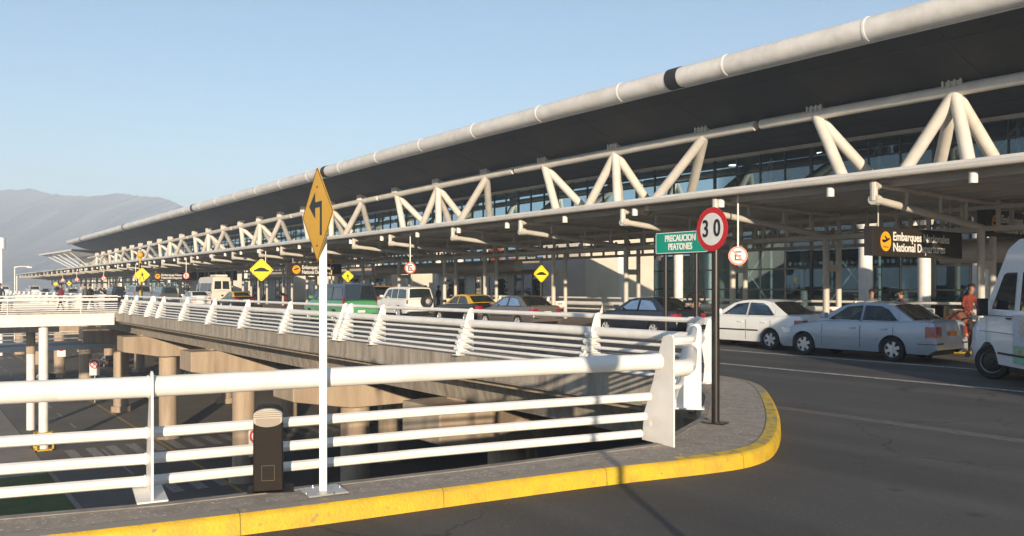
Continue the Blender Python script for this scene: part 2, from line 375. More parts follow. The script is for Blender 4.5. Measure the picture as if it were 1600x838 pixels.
# ------------------------------------------------------------------ railings
def plate_post(parent, P, o, t, top=1.25, w0=.50, w1=.12, thick=.018, fins=False, name='post', pad=True):
    """tapered plate: vertical edge on the road side, sloping edge on the open side"""
    P = Vector(P); o = Vector(o).normalized(); t = Vector(t).normalized()
    prof = [(-.02, 0), (-.02, top-.05), (0.01, top-.01), (.05, top), (w1, top-.03), (w1+.04, top-.12), (w1+.16, .66), (w0-.04, .30), (w0, .0)]
    m = MB(); m.prism((P, o, Vector((0,0,1)), t), prof, -thick/2, thick/2)
    if pad: m.prism((P, o, Vector((0,0,1)), t), [(-.06, 0), (w0+.04, 0), (w0+.04, .02), (-.06, .02)], -.11, .11)
    if fins:
        for z in (.15, .29, .43, .57, .71):
            of = w0-(w0-w1)*z/1.15
            m.prism((P, o, Vector((0,0,1)), t), [(of-.22, z-.05), (of+.02, z-.06), (of+.06, z), (of+.02, z+.06), (of-.22, z+.05)], -.10, .10)
    return m.build(name, WHITE, parent, bevel=.004)
def railing(name, label, base, z0, posts, rails, cat='railing', group=None, fins=False, top=1.2, close=0, side=1):
    """base: polyline; side: +1 = open side to the left of travel; rails: (out, z, r)"""
    root = thing(name, label, cat, (*base[0], z0), group)
    L = [0]
    for a, b in zip(base[:-1], base[1:]): L.append(L[-1]+hypot(b[0]-a[0], b[1]-a[1]))
    def at(s):
        for i in range(len(base)-1):
            if s <= L[i+1] or i == len(base)-2:
                a = Vector(base[i]); b_ = Vector(base[i+1]); d = (b_-a).normalized(); return a+d*(s-L[i]), d
    for s in posts:
        p, d = at(s); o = Vector((-d.y, d.x))*side
        plate_post(root, (p.x, p.y, z0), (o.x, o.y, 0), (d.x, d.y, 0), top=top, fins=fins)
    for (off, z, r) in rails:
        pl = offset(base, off*side)
        MB().tube([(x, y, z0+z) for x, y in pl], r, 14 if r > .06 else 8).build('top_tube' if r > .08 else 'rail', WHITE, root, smooth=True)
    return root, L
# near railing in the foreground (open side away from the camera)
NR = [(-10.6, -12), (-7.55, -1.8), (-6.75, 1.45), (-6.38, 3.9), (-5.90, 6.3)]
FR_R = [(.10, .875, .083), (.27, .49, .044), (.35, .27, .044), (.43, .045+.03, .044)]
Ltot = [0]
for a, b in zip(NR[:-1], NR[1:]): Ltot.append(Ltot[-1]+hypot(b[0]-a[0], b[1]-a[1]))
rt, _ = railing('near_railing', 'white foreground railing with one thick tube over three thinner rails', NR, .15, [Ltot[1]-4.8, Ltot[1]-.2+0, Ltot[2]+.10], [r for r in FR_R], top=1.0, side=1)
# its tall end post
plate_post(rt, (-5.86, 6.38, .15), (-1, .12, 0), (.12, 1, 0), top=1.16, w0=.50, w1=.15, name='end_post', pad=False)
def collars(root_, base, posts_, r_, off, z):
    L_ = [0]
    for a, b_ in zip(base[:-1], base[1:]): L_.append(L_[-1]+hypot(b_[0]-a[0], b_[1]-a[1]))
    for s_ in posts_:
        for ds in (-.022, .022):
            for i in range(len(base)-1):
                if s_+ds <= L_[i+1]:
                    a = Vector(base[i]); d = (Vector(base[i+1])-a).normalized(); p_ = a+d*(s_+ds-L_[i]); n_ = Vector((-d.y, d.x))*off
                    q0 = p_+n_-d*.007; q1 = p_+n_+d*.007
                    MB().tube([(q0.x, q0.y, z), (q1.x, q1.y, z)], r_+.005, 18).build('weld_collar', WHITE, root_, smooth=True); break
collars(rt, NR, [Ltot[2]+.10, Ltot[4]-.03], .083, .10, 1.025)
for z_, o_, in ((.64, .27), (.42, .35), (.225, .43)): collars(rt, NR, [Ltot[2]+.10], .044, o_, z_)
# corner railing
CR = [(-5.86, 6.41), (-5.86, 6.72), (-6.05, 7.0), (-7.55, 8.75), (-9.25, 10.9), (-9.75, 11.35)]
CRR = [(.08, 1.08, .05), (.12, .79, .09), (.20, .58, .03), (.26, .45, .03), (.31, .32, .03), (.36, .19, .03)]
rt2, L2 = railing('corner_railing', 'short white railing turning the corner between the near railing and the road railing', CR, .15, [L2_ for L2_ in (2.85,)], CRR, top=1.15, side=1)
plate_post(rt2, (-9.42, 11.2, .15), (0, -1, 0), (1, 0, 0), top=1.1, w0=.2, w1=.08)
# road railing along the opening
SR = [12.4, 17.0, 21.6, 23.75, 24.15, 28.7, 33.2, 37.6, 42.0, 46.5, 48.6, 49.0, 52.9, 55.6]
DR = [(-9.75, 11.35), (-56.6, 11.35)]
DRR = [(.02, 1.07, .048), (.12, .77, .095), (.19, .60, .032), (.25, .46, .032), (.31, .33, .032), (.36, .20, .032), (.42, .08, .032)]
railing('road_railing', 'long white railing with finned slanting posts along the edge of the raised road', DR, .13, [s-9.75 for s in SR], DRR, top=1.15, fins=True, side=1)
railing('road_railing', 'white railing continuing along the raised road beyond the footbridge', [(-62.3, 11.35), (-200, 11.35)], .13, [i*4.6+.5 for i in range(29)], DRR[:5], top=1.15, side=1)
# railing on the terminal pavement behind the parked cars
railing('pavement_railing', 'white tubular railing on the terminal pavement behind the parked cars', [(2, 29.0), (-46, 29.0)], .15,
        [i*4.6+1 for i in range(10)], [(.02, 1.07, .05), (.1, .78, .11), (.18, .5, .04), (.25, .25, .04)], top=1.12, side=1)

# ------------------------------------------------------------------ pedestrian bridge
BX = -57.3
br = thing('pedestrian_bridge', 'white pedestrian bridge on slim white columns crossing to the raised road', 'bridge', (BX, 0, ZL))
MB().box((BX-4.4, -70, -.15), (BX, 11.2, .20)).build('deck', CONC, br)
f_ = MB(); f_.box((BX, -70, -.62), (BX+.05, 10.9, .05)); f_.box((BX+.05, -70, -.02), (BX+.12, 10.9, .10)); f_.box((BX-4.45, -70, -.62), (BX-4.4, 10.9, .05))
y = -68
while y < 10: f_.box((BX+.05, y, -.60), (BX+.075, y+.08, -.02)); y += 3.2
f_.build('fascia', WHITE, br)
for x in (BX-.05, BX-4.3):
    rr = MB()
    for z, r in ((1.2, .05), (.98, .09), (.74, .03), (.60, .03), (.46, .03), (.32, .03), (.2, .03)):
        rr.tube([(x, -70, z), (x, 11.1, z)], r, 8)
    rr.build('bridge_rail', WHITE, br, smooth=True)
    y = -69
    while y < 11.2:
        MB().box((x-.08, y-.02, .05), (x+.08, y+.02, 1.2)).build('bridge_post', WHITE, br); y += 3.9
for px, x in ((67.5, BX-.6), ):
    for y in (7.04, -12, -28, -44):
        MB().tube([(x, y, ZL), (x, y, -.6)], .27, 20).build('bridge_column', WHITE, br, smooth=True)
        q = MB(); q.box((x-.5, y-.5, ZL), (x+.5, y+.5, ZL+.08)); q.box((x-.5,y-.5,ZL+.85),(x+.5,y+.5,ZL+1.1)); q.box((x-.5,y-.5,ZL+.35),(x+.5,y+.5,ZL+.55))
        for sx in (-.45, .45):
            for sy in (-.45, .45): q.box((x+sx-.05, y+sy-.05, ZL), (x+sx+.05, y+sy+.05, ZL+1.1))
        q.build('column_guard', YEL, br)
wb = thing('lower_walkway', 'grey steel walkway with handrails passing under the white pedestrian bridge', 'walkway', (-76, 0, ZL))
MB().box((-78, -40, -3.25), (-75.5, 18, -2.75)).build('walkway_deck', mat('grey_blue_steel', (.32, .35, .37), .5), wb)
MB().box((-75.5, -40, -3.35), (-75.42, 18, -2.95)).build('walkway_fascia', mat('pale_steel', (.5, .52, .52), .5), wb)
h_ = MB()
for z in (-1.85, -2.05, -2.4): h_.tube([(-75.5, -40, z), (-75.5, 18, z)], .05, 8)
for i in range(18): h_.tube([(-75.5, -36+i*3, -2.8), (-75.5, -36+i*3, -1.85)], .04, 8)
h_.build('handrail', WHITE, wb, smooth=True)
p47 = onD(47.5, 5.0, z=0)
for y in (7.3, -16):
    w2 = MB().tube([(-66.5, y, ZL), (-66.5, y, -2.9)], .27, 20); w2.tube([(-66.5, y, -2.9), (-66.5, y, -.9)], .29, 20, mi=1); w2.build('walkway_column', [WHITE, CONC2], wb, smooth=True)
MB().box((-67, -18, -1.4), (-66, 9, -.9)).build('cross_beam', CONC2, wb)

# ================================================================== TERMINAL
LX0, LX1 = -244, 26
term = thing('terminal_building', 'long airport terminal with white roof edge tube, V struts and glass front', 'terminal', (-100, 48, .15))
DR_, DT_, DG_ = 35.5, 40.6, 48.0
def zroof(x): s = -x; return 13.75 - .35*(s/240)**1.0*0 - .55*(max(0, 60-s)/60)**2*1.0 - .002*max(0, s-60) 
xs = [LX0+(LX1-LX0)*i/54 for i in range(55)]
# roof: curved wing section, soffit dark, top pale
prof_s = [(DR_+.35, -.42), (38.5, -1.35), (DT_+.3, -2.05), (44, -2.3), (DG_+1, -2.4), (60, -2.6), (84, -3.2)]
prof_t = [(84, -1.6), (60, -.2), (48, .3), (40, .25), (DR_+.1, .5)]
ro = MB()
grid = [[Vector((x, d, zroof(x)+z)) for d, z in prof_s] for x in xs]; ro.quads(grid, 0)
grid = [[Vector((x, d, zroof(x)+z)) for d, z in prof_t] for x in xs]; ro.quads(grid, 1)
pf = prof_s+prof_t
for x in (LX0, LX1): ro.add([(x, d, zroof(x)+z) for d, z in pf], [tuple(range(len(pf)))], 0)
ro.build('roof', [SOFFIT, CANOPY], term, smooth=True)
# panel seams of the soffit
ss_ = MB()
for k_ in range(-3, 31):
    x = -(s0_ if False else 0)-8.0*k_-2.0
    if not LX0 < x < LX1: continue
    for (d0, z0), (d1, z1) in zip(prof_s[:4], prof_s[1:5]): ss_.bar((x, d0, zroof(x)+z0-.02), (x, d1, zroof(x)+z1-.02), .05, .02)
for d_, z_ in ((37.0, -.9), (39.6, -1.66), (42.2, -2.19), (45.0, -2.335)):
    for a, b_ in zip(xs[:-1], xs[1:]): ss_.bar((a, d_, zroof(a)+z_), (b_, d_, zroof(b_)+z_), .04, .02)
ss_.build('soffit_seam', mat('soffit_seam', (.055, .048, .043), .7), term)
# edge tube
tb = MB().tube([(x, DR_, zroof(x)) for x in [LX0-.5]+xs[1:]], .56, 28); tb.build('roof_edge_tube', TUBE, term, smooth=True)
gt = MB()
for a, b_ in zip(xs[:-1], xs[1:]): gt.bar((a, DR_+.30, zroof(a)-.52), (b_, DR_+.30, zroof(b_)-.52), .10, .06)
gt.build('edge_gutter', RINGW, term)
rg = MB(); s0 = (N2/(1358+155)-VX)/F*DR_
k = -3
while True:
    s = s0+8.0*k; k += 1
    if s > 243: break
    if s < -24 or any(abs(s-(s0+8*2.45+48*j)) < 1 for j in range(6)): continue
    MB().tube([(-s-.06, DR_, zroof(-s)), (-s+.06, DR_, zroof(-s))], .585, 28).build('tube_ring', RINGW, term, smooth=True)
sb = (N2/(1057+155)-VX)/F*DR_
for j in range(5):
    s = sb+48.0*j
    MB().tube([(-s-.42, DR_, zroof(-s)), (-s+.42, DR_, zroof(-s))], .60, 24).build('expansion_sleeve', BLACKB, term, smooth=True)
# top chord and nodes
def zch(s): return 11.35 - .010*max(0, s-60) - .0*s - .35*(max(0, 50-s)/50)**2
NODE0 = 18.7
nodes = [NODE0+8*n for n in range(-3, 28)]
gaps = [30.6+24*k for k in range(-2, 10)]
ends = [-24]+[g_ for g_ in gaps if g_ > -20]+[243]
for a, b_ in zip(ends[:-1], ends[1:]):
    MB().tube([(-a-.22, DT_, zch(a)), (-b_+.22, DT_, zch(b_))], .29, 18).build('top_chord', STEEL, term, smooth=True)
ZF = 5.1
for n in range(-3, 28):
    s = NODE0+8*n+(.6 if n == 0 else 0); z = zch(s)
    hb = MB().box((-s-.34, DT_-.26, z+.20), (-s+.34, DT_+.35, z+.74)); hb.box((-s-.5, DT_-.36, z+.74), (-s+.5, DT_+.4, z+.84))
    for q_ in (-.42, -.14, .14, .42): hb.box((-s+q_-.03, DT_-.40, z+.1), (-s+q_+.03, DT_-.24, z+.74))
    hb.build('node_bracket', STEEL, term)
    feet = {0: [-.7, 5.0], 1: [-3.0], 2: [7.3]}[n % 3]
    for ft in feet:
        fs = NODE0+8*n+ft
        for D in (DT_-.3, 46.3):
            a = Vector((-s, DT_, z-.15)); b_ = Vector((-fs, D, ZF-.4)); d = (b_-a).normalized()
            MB().tube([a-d*.1, b_], [.30, .32], 16).build('strut', STEEL, term, smooth=True)
for n in range(-1, 28):
    if n % 3 != 0: continue
    for ft in (-.7, 5.0):
        fs = NODE0+8*n+ft
        for D in (DT_-.3, 46.3):
            MB().tube([(-fs, D, .15), (-fs, D, ZF)], .34, 20).build('column', WHITE, term, smooth=True)
# glass front
zg = lambda x: zroof(x)-2.42
gw = MB(); gw.quads([[Vector((x, DG_, .15)), Vector((x, DG_, zroof(x)-2.45))] for x in xs]); gw.build('glass_front', GLASSB, term)
ml = MB()
s = -24
while s < 243:
    heavy = int(round((s+24)/2)) % 4 == 0
    ml.box((-s-(.09 if heavy else .035), DG_-.09, .15), (-s+(.09 if heavy else .035), DG_-.004, zroof(-s)-2.5)); s += 2
for z in (1.55, 2.95, 4.35, 5.3, 7.9, 9.75): ml.box((LX0, DG_-.12, z), (LX1, DG_-.092, z+.10))
ml.build('glazing_bars', MULL, term)
hd = MB()
for a, b_ in zip(xs[:-1], xs[1:]): hd.bar((a, DG_-.25, zroof(a)-2.62), (b_, DG_-.25, zroof(b_)-2.62), .3, .2)
hd.build('glass_head_beam', STEEL, term)
# interior seen through the glass
it = MB(); it.box((LX0, 60, 0), (LX1, 60.3, 11.2)); it.box((LX0, 48.6, 5.0), (LX1, 60, 5.5)); it.box((LX0, 48.6, .1), (LX1, 60, .16)); 
it.build('interior_wall', INTD, term)
it = MB(); s = -20
while s < 200:
    for z0, z1 in ((.3, 5.0), (6.0, 10.8)):
        it.tube([(-s, 49.2, z0), (-s, 49.2, z1)], .09, 8)
        it.tube([(-s, 49.4, z0), (-s-4, 49.4, z1)], .06, 6); it.tube([(-s, 49.4, z1), (-s-4, 49.4, z0)], .06, 6)
    it.tube([(-s-2, 56, .2), (-s-2, 56, 5)], .28, 10)
    s += 8
it.build('interior_frame', INTW, term, smooth=True)
for px, py in ((1145, 259), (1283, 239), (1010, 277), (1435, 330), (1120, 372)):
    p = onD(px, 52, py=py)
    MB().tube([(p.x, 52, p.z), (p.x, 52, p.z+.06)], .30, 16).build('ceiling_lamp', mat('lit_lamp', (.9, .9, .85), .5, emit=((1, .95, .85), 3)), term)
# entrance blocks in front of the glass
def block(s0, s1, D, z1, doors, m=BEIGE):
    MB().box((-s1, D, .15), (-s0, D+6, z1)).build('entrance_wall', m, term, bevel=.01)
    fas = MB().box((-s1-.1, D-.5, z1-.95), (-s0+.1, D-.003, z1-.15)); fas.build('entrance_fascia', BEIGE, term)
    for a, b_ in doors:
        MB().box((-b_, D-.03, .2), (-a, D-.004, z1-1.25)).build('entrance_door', CARGL, term)
        fm = MB(); x = a
        while x <= b_+.01: fm.box((-x-.05, D-.09, .2), (-x+.05, D-.032, z1-1.2)); x += (b_-a)/3
        fm.box((-b_-.05, D-.10, z1-1.3), (-a+.05, D-.03, z1-1.2))
        fm.build('door_frame', CANSTEEL, term)
block(46.5, 52.5, 38.2, 4.0, [(48, 51.5)])
MB().box((-46.4, 37.0, .15), (-41.8, 43.5, 5.4)).build('entrance_wall', PALEW, term, bevel=.01)
block(53.5, 64, 39, 3.9, [(55, 58), (59.5, 63)], PALEW)
MB().box((-52.4, 38.1, 3.25), (-50.8, 38.19, 4.0)).build('red_panel', REDP, term)
MB().box((-55.3, 38.6, 3.1), (-54.2, 38.99, 4.9)).build('red_panel', REDP, term)
block(72, 84, 38.5, 3.9, [(73, 76.5), (79, 83)], PALEW)
block(97, 112, 38.5, 3.9, [(99, 103), (106, 110)], PALEW)
block(130, 150, 38.5, 4.0, [(133, 137), (142, 147)], PALEW)
MB().box((-9, 38, 2.9), (4, 46, 4.1)).build('entrance_wall', BEIGE, term, bevel=.02)
MB().tube([(-15.2, 31, 3.05), (6, 31, 3.05)], .42, 18).build('service_pipe', CANSTEEL, term, smooth=True)
MB().tube([(-64, 33, 3.2), (-44, 33, 3.2)], .40, 18).build('service_pipe', CANSTEEL, term, smooth=True)
# doorway frames between pavement posts
# ------------------------------------------------------------------ canopy
can = thing('departures_canopy', 'grey steel canopy on paired posts over the kerbside drop-off lane', 'canopy', (-100, 27, .15))
CX0, CX1 = -216, 14
def zc(x): return 4.74 - .0016*max(0, -x-20)
cp = MB(); cxs = [CX0+(CX1-CX0)*i/24 for i in range(25)]
prof = [(20.8, 0), (27, -.10), (34.2, .05)]
cp.quads([[Vector((x, d, zc(x)+z)) for d, z in prof] for x in cxs]); cp.quads([[Vector((x, d, zc(x)+z+.07)) for d, z in reversed(prof)] for x in cxs])
cp.build('roof_sheet', CANOPY, can, smooth=True)
pu = MB(); d = 21.6
while d < 34.3:
    for a, b_ in zip(cxs[:-1], cxs[1:]): pu.bar((a, d, zc(a)-.14-.05*(1-abs(d-27)/7)), (b_, d, zc(b_)-.14-.05*(1-abs(d-27)/7)), .09, .16)
    d += .92
pu.build('purlins', CANSTEEL, can)
MB().tube([(x, 20.72, zc(x)-.02) for x in cxs], .085, 12).build('edge_tube', CANSTEEL, can, smooth=True)
eb = MB()
for a, b_ in zip(cxs[:-1], cxs[1:]): eb.bar((a, 20.95, zc(a)+.12), (b_, 20.95, zc(b_)+.12), .08, .10)
eb.build('edge_flashing', TUBE, can)
sp = [12.05, 17.4, 21.6, 27.7, 33.0, 39.2, 43.6, 49.4]; pat = [5.4, 4.2, 6.1, 5.3, 6.2, 4.4, 5.8]; i = 0
while sp[-1] < 206: sp.append(sp[-1]+pat[i % 7]); i += 1
sp = [6.2, .8, -4.8]+sp
DF = 21.0
for s in sp:
    sf = s+.35
    zt = zc(-s)
    for D in (27.0, 27.8):
        MB().tube([(-s, D, .15), (-s, D, zt-1.1)], .115 if D < 27.5 else .10, 12).build('canopy_post', CANSTEEL, can, smooth=True)
    lp = MB(); lp.box((-s-.05, 27.0, 2.35), (-s+.05, 27.8, 2.6)); lp.box((-s-.05, 27.35, .75), (-s+.05, 27.45, 2.36)) if False else None; lp.build('post_plate', CANSTEEL, can)
    if s < 70:
        MB().box((-s-.05, 27.0, .75), (-s+.05, 27.8, 1.05)).build('post_plate', WHITE, can); MB().box((-s+.051, 27.25, .88), (-s+.056, 27.55, .93)).build('post_plate_mark', SIGNR, can)
    bk = MB(); U0 = Vector((-s, DF, zt-.22)); U1 = Vector((-s, 27.3, zt-.32)); L0 = Vector((-s, DF, zt-.62)); L1 = Vector((-s, 27.3, zt-1.12))
    bk.tube([U0, U1], .075, 10); bk.tube([L0, L1], .105, 12); bk.tube([U0+Vector((0, -.1, .06)), L0-Vector((0, .1, .02))], .10, 10)
    bk.tube([U0-Vector((0, .14, 0)), U0+Vector((0, .1, 0))], .12, 10); bk.tube([L0-Vector((0, .16, 0)), L0+Vector((0, .1, 0))], .14, 10)
    for q in (.25, .55, .8): bk.tube([U0.lerp(U1, q), L0.lerp(L1, q)], .05, 8)
    bk.tube([(-s, 27.3, zt-.3), (-s, 34, zt-.12)], .075, 8); bk.tube([(-s, 27.3, zt-1.12), (-s, 34, zt-.5)], .075, 8)
    bk.build('bracket', CANSTEEL, can, smooth=True)
for D in (27.0, 27.9, 33.4):
    lt = MB()
    for a, b_ in zip(cxs[:-1], cxs[1:]):
        lt.bar((a, D, zc(a)-1.15), (b_, D, zc(b_)-1.15), .14, .15); lt.bar((a, D, zc(a)-.5), (b_, D, zc(b_)-.5), .10, .11)
    s = -12
    while s < 214: lt.box((-s-.06, D-.04, zc(-s)-1.1), (-s+.06, D+.04, zc(-s)-.32)); s += 1.07
    lt.build('lattice_beam', CANSTEEL, can)
s = -2.0
while s < 150:
    MB().tube([(-s, 21.0, zc(-s)-.42), (-s, 21.0, zc(-s)-.15)], .105, 12).build('downlight', WHITE, can, smooth=True); s += 3.85
MB().tube([(CX0, 21, ZL if False else 0.0), (CX0, 21, 4.3)], .12, 12).build('end_post', WHITE, can, smooth=True)

# far pavilion at the end of the terminal
pv = thing('round_pavilion', 'small pale pavilion with an overhanging white roof at the far end of the terminal', 'pavilion', (-272, 44, 0))
m = MB(); A = [(-292, 34.2), (-247, 36.5), (-247, 62), (-292, 62)]
m.add([(x, y, 11.35) for x, y in A]+[(x, y, 11.75) for x, y in A]+[(-283, 42, 10.6), (-247, 44, 10.4), (-247, 62, 10.4), (-283, 62, 10.6)], [(4,5,6,7),(0,1,5,4),(3,0,4,7),(0,8,9,1),(0,3,11,8),(8,11,10,9)])
m.build('pavilion_roof', WHITE, pv)
MB().box((-279, 43.5, 0), (-246, 60, 10.4)).build('pavilion_wall', PALEW, pv)
MB().box((-281, 42.6, 5.2), (-246, 43.4, 6.2)).build('pavilion_ledge', WHITE, pv)
for i in range(5):
    x = -288+i*9; MB().tube([(x, 35.5+i*.3, 11.3), (-279+i*6, 43.3, 6.2)], .13, 8).build('pavilion_strut', WHITE, pv, smooth=True)
lowb = thing('low_building', 'long low pale building across the far left behind the footbridge', 'building', (-330, -60, 0))
MB().box((-330, -130, -8), (-318, 15, 2.2)).build('wall', PALEW, lowb)
MB().box((-331, -131, 2.2), (-316, 16, 2.7)).build('roof', WHITE, lowb)
MB().box((-317.95, -100, .4), (-317.9, 10, 1.6)).build('window_band', CARGL, lowb)

# ================================================================== SIGNS
def diamond(half): return [(0, -half), (half, 0), (0, half), (-half, 0)]
def rdiamond(h, c=.06):
    return [(c, -h+c), (h-c, -c), (h-c*.6, 0), (h-c, c), (c, h-c), (0, h-c*.6), (-c, h-c), (-h+c, c), (-h+c*.6, 0), (-h+c, -c), (-c, -h+c), (0, -h+c*.6)]
PED = [[(-.02, .10), (.03, .10), (.05, -.02), (.0, -.04), (-.04, -.02)], [(-.03, -.02), (.0, -.03), (-.06, -.14), (-.10, -.24), (-.14, -.23), (-.09, -.12)],
       [(.0, -.03), (.05, -.02), (.07, -.12), (.10, -.24), (.06, -.25), (.03, -.13)], [(-.02, .09), (-.01, .05), (-.09, .0), (-.11, .03)], [(.03, .09), (.03, .05), (.10, .0), (.12, .03)]]
PED.append([(x*.034, .15+y*.034) for x, y in circ(1, 12)])
PED.append([(-.22, -.27), (.22, -.27), (.22, -.255), (-.22, -.255)])
HUMP = [[(-.26, -.06), (.26, -.06), (.26, 0), (.20, .01), (.12, .06), (.05, .085), (-.05, .085), (-.12, .06), (-.20, .01), (-.26, 0)]]
def warning(P, n, half, sym, label, zc_, amber=False, group=None):
    root = thing('warning_sign', label, 'traffic sign', P, group)
    top = zc_
    MB().tube([P, (P[0], P[1], top+half*.5)], .04, 12).build('sign_pole', BLACK, root, smooth=True)
    nn = Vector(n).normalized(); fr = frame(Vector((P[0], P[1], zc_))+nn*.05, nn)
    MB().prism(fr, rdiamond(half), 0, .006).build('sign_plate', SIGNF, root)
    bd = MB(); o = rdiamond(half*.93); i_ = rdiamond(half*.885)
    k = len(o)
    for j in range(k):
        a, b_, c, d = o[j], o[(j+1) % k], i_[(j+1) % k], i_[j]; bd.prism(fr, [a, b_, c, d], .0065, .009)
    bd.build('sign_border', SIGNO if not amber else SYM, root)
    sm = MB()
    for pl in sym: sm.prism(fr, [(x*half/.42, y*half/.42) for x, y in pl], .0065, .010)
    sm.build('sign_symbol', SYM, root); return root
FX = Vector((1, -.15, 0))
p = onZ(222, 520, .15)
for (px, D, py, half, sym, lab) in ((222, 11.95, 430, .47, PED, 'yellow diamond pedestrian sign below the amber beacon, nearest on the left railing'),
        (408, 11.95, 422, .49, HUMP, 'yellow diamond speed bump sign on a black pole by the road railing'),
        (845, 23.4, 428, .42, HUMP, 'yellow diamond speed bump sign behind the bronze sedan'),
        (543, 23.6, 432, .42, PED, 'yellow diamond pedestrian sign above the green minivan'),
        (108, 22.9, 443, .42, HUMP, 'small far yellow speed bump sign at the right of a pair on the left'),
        (87, 22.9, 444, .42, PED, 'small far yellow pedestrian sign at the left of a pair on the left')):
    q = onD(px, D, py=py); warning((q.x, D, .15 if D > 12.5 or True else 0), FX, half, sym, lab, q.z, group='yellow diamond warning signs')
# beacons
def beacon(px, D, py, label):
    q = onD(px, D, py=py); r_ = thing('beacon', label, 'beacon', (q.x, D, .15), 'amber ball beacons on striped poles')
    z = .15; i = 0
    pm = MB()
    while z < q.z-.2:
        z2 = min(z+.35, q.z-.2); pm.tube([(q.x, D, z), (q.x, D, z2)], .05, 10, mi=i % 2); z = z2; i += 1
    pm.build('beacon_pole', [BLACK, YEL], r_, smooth=True)
    bm = bmesh.new(); bmesh.ops.create_uvsphere(bm, u_segments=16, v_segments=10, radius=.2); me = bpy.data.meshes.new('beacon_globe'); bm.to_mesh(me); bm.free()
    for p_ in me.polygons: p_.use_smooth = True
    me.materials.append(ORANGE); o = bpy.data.objects.new('beacon_globe', me); link(o, r_); o.location = Vector((q.x, D, q.z))-Vector((q.x, D, .15))
    MB().box((q.x-.35, D-.02, q.z+.36), (q.x+.35, D+.02, q.z+.40)).build('beacon_hood', BLACK, r_)
    MB().tube([(q.x, D, q.z+.15), (q.x, D, q.z+.38)], .03, 8).build('beacon_stem', BLACK, r_)
beacon(219, 12.3, 399, 'amber ball beacon on a striped pole above the nearest pedestrian sign')
beacon(518, 24.3, 406, 'amber ball beacon on a striped pole right of the white curve sign pole')
# curve sign in the foreground
P = onZ(505, 769, .15); root = thing('curve_sign', 'tall amber diamond sign with a black left-turn arrow on a square white pole', 'traffic sign', P)
dirv = Vector((P.x, P.y, 0)).normalized(); latv = Vector((CS, CF, 0)); depv = Vector((-CF, CS, 0))
pl = MB(); fr = frame((P.x, P.y, 0), latv*.2-depv*.98)
o_, r_, u_, n_ = fr
pl.prism(fr, [(-.030, .15), (.030, .15), (.030, 2.24), (-.030, 2.24)], -.03, .03); pl.build('sign_pole', WHITE, root, bevel=.004)
bp_ = MB().prism(frame((P.x, P.y, .155), latv*.5-depv*.86), [(-.16, 0), (.16, 0), (.16, .012), (-.16, .012)], -.15, .15)
bp_.build('base_plate', mat('galvanised', (.5, .5, .48), .4, metal=.5), root)
bo = MB()
for a in (-.11, .11):
    for c in (-.11, .11):
        q = P+latv*a+depv*c; MB().tube([(q.x, q.y, .16), (q.x, q.y, .178)], .008, 8).build('anchor_bolt', CHROME, root)
ns = -latv*.854-depv*.52
zc_s = 1.8+(448-336)*6.67/F
fr = frame(P+Vector((0, 0, zc_s-.15))+ns*.045, ns); H = .385
MB().prism(fr, rdiamond(H, .015), 0, .004).build('sign_plate', [SIGNY], root)
bd = MB(); o = rdiamond(H-.006, .015); i_ = rdiamond(H-.016, .015)
for j in range(12): bd.prism(fr, [o[j], o[(j+1) % 12], i_[(j+1) % 12], i_[j]], .0045, .006)
bd.build('sign_border', SYM, root)
ar = MB(); ar.prism(fr, [(.07, -.17), (.115, -.17), (.115, .10), (.07, .055)], .0045, .0065); ar.prism(fr, [(-.05, .10), (.115, .10), (.07, .055), (-.05, .055)], .0045, .0066)
ar.prism(fr, [(-.05, -.03), (-.05, .18), (-.20, .075)], .0045, .0067); ar.build('arrow_symbol', SYM, root)
bt = MB(); bt.prism(fr, rot2(circ(.008, 10), 0, 0, .22), .004, .009); bt.prism(fr, rot2(circ(.008, 10), 0, 0, -.25), .004, .009); bt.build('rivet', SYM, root)
# 30 sign
P = onZ(1118, 662, .15); root = thing('speed_limit_sign', 'round red rimmed 30 speed limit sign on a black pole', 'traffic sign', P)
n30 = (-.12, -1, 0)
MB().tube([P, (P.x, P.y, 2.72)], .048, 16).build('sign_pole', BLACK, root, smooth=True)
MB().prism(frame((P.x, P.y, .158), (.3, -1, 0)), [(-.13, 0), (.13, 0), (.13, .01), (-.13, .01)], -.1, .1).build('base_plate', BLACK, root)
bo = MB()
for a, c in ((-.1, -.07), (.1, -.07), (.1, .07), (-.1, .07)): MB().tube([(P.x+a, P.y+c, .16), (P.x+a, P.y+c, .182)], .009, 8).build('anchor_bolt', CHROME, root)
fr = frame((P.x, P.y, 2.49), n30); fr = (fr[0]+fr[3]*.055, fr[1], fr[2], fr[3])
MB().prism(fr, circ(.265, 40), 0, .006).build('sign_rim', SIGNR, root)
MB().prism(fr, circ(.195, 40), .0065, .0085).build('sign_face', SIGNW, root)
text('sign_digits', '3', .29, fr, SYM, root, bold=.003, dx=-.100, dy=0, d=.011, sx=.80); text('sign_digits', '0', .29, fr, SYM, root, bold=.003, dx=.095, dy=0, d=.011, sx=.80)
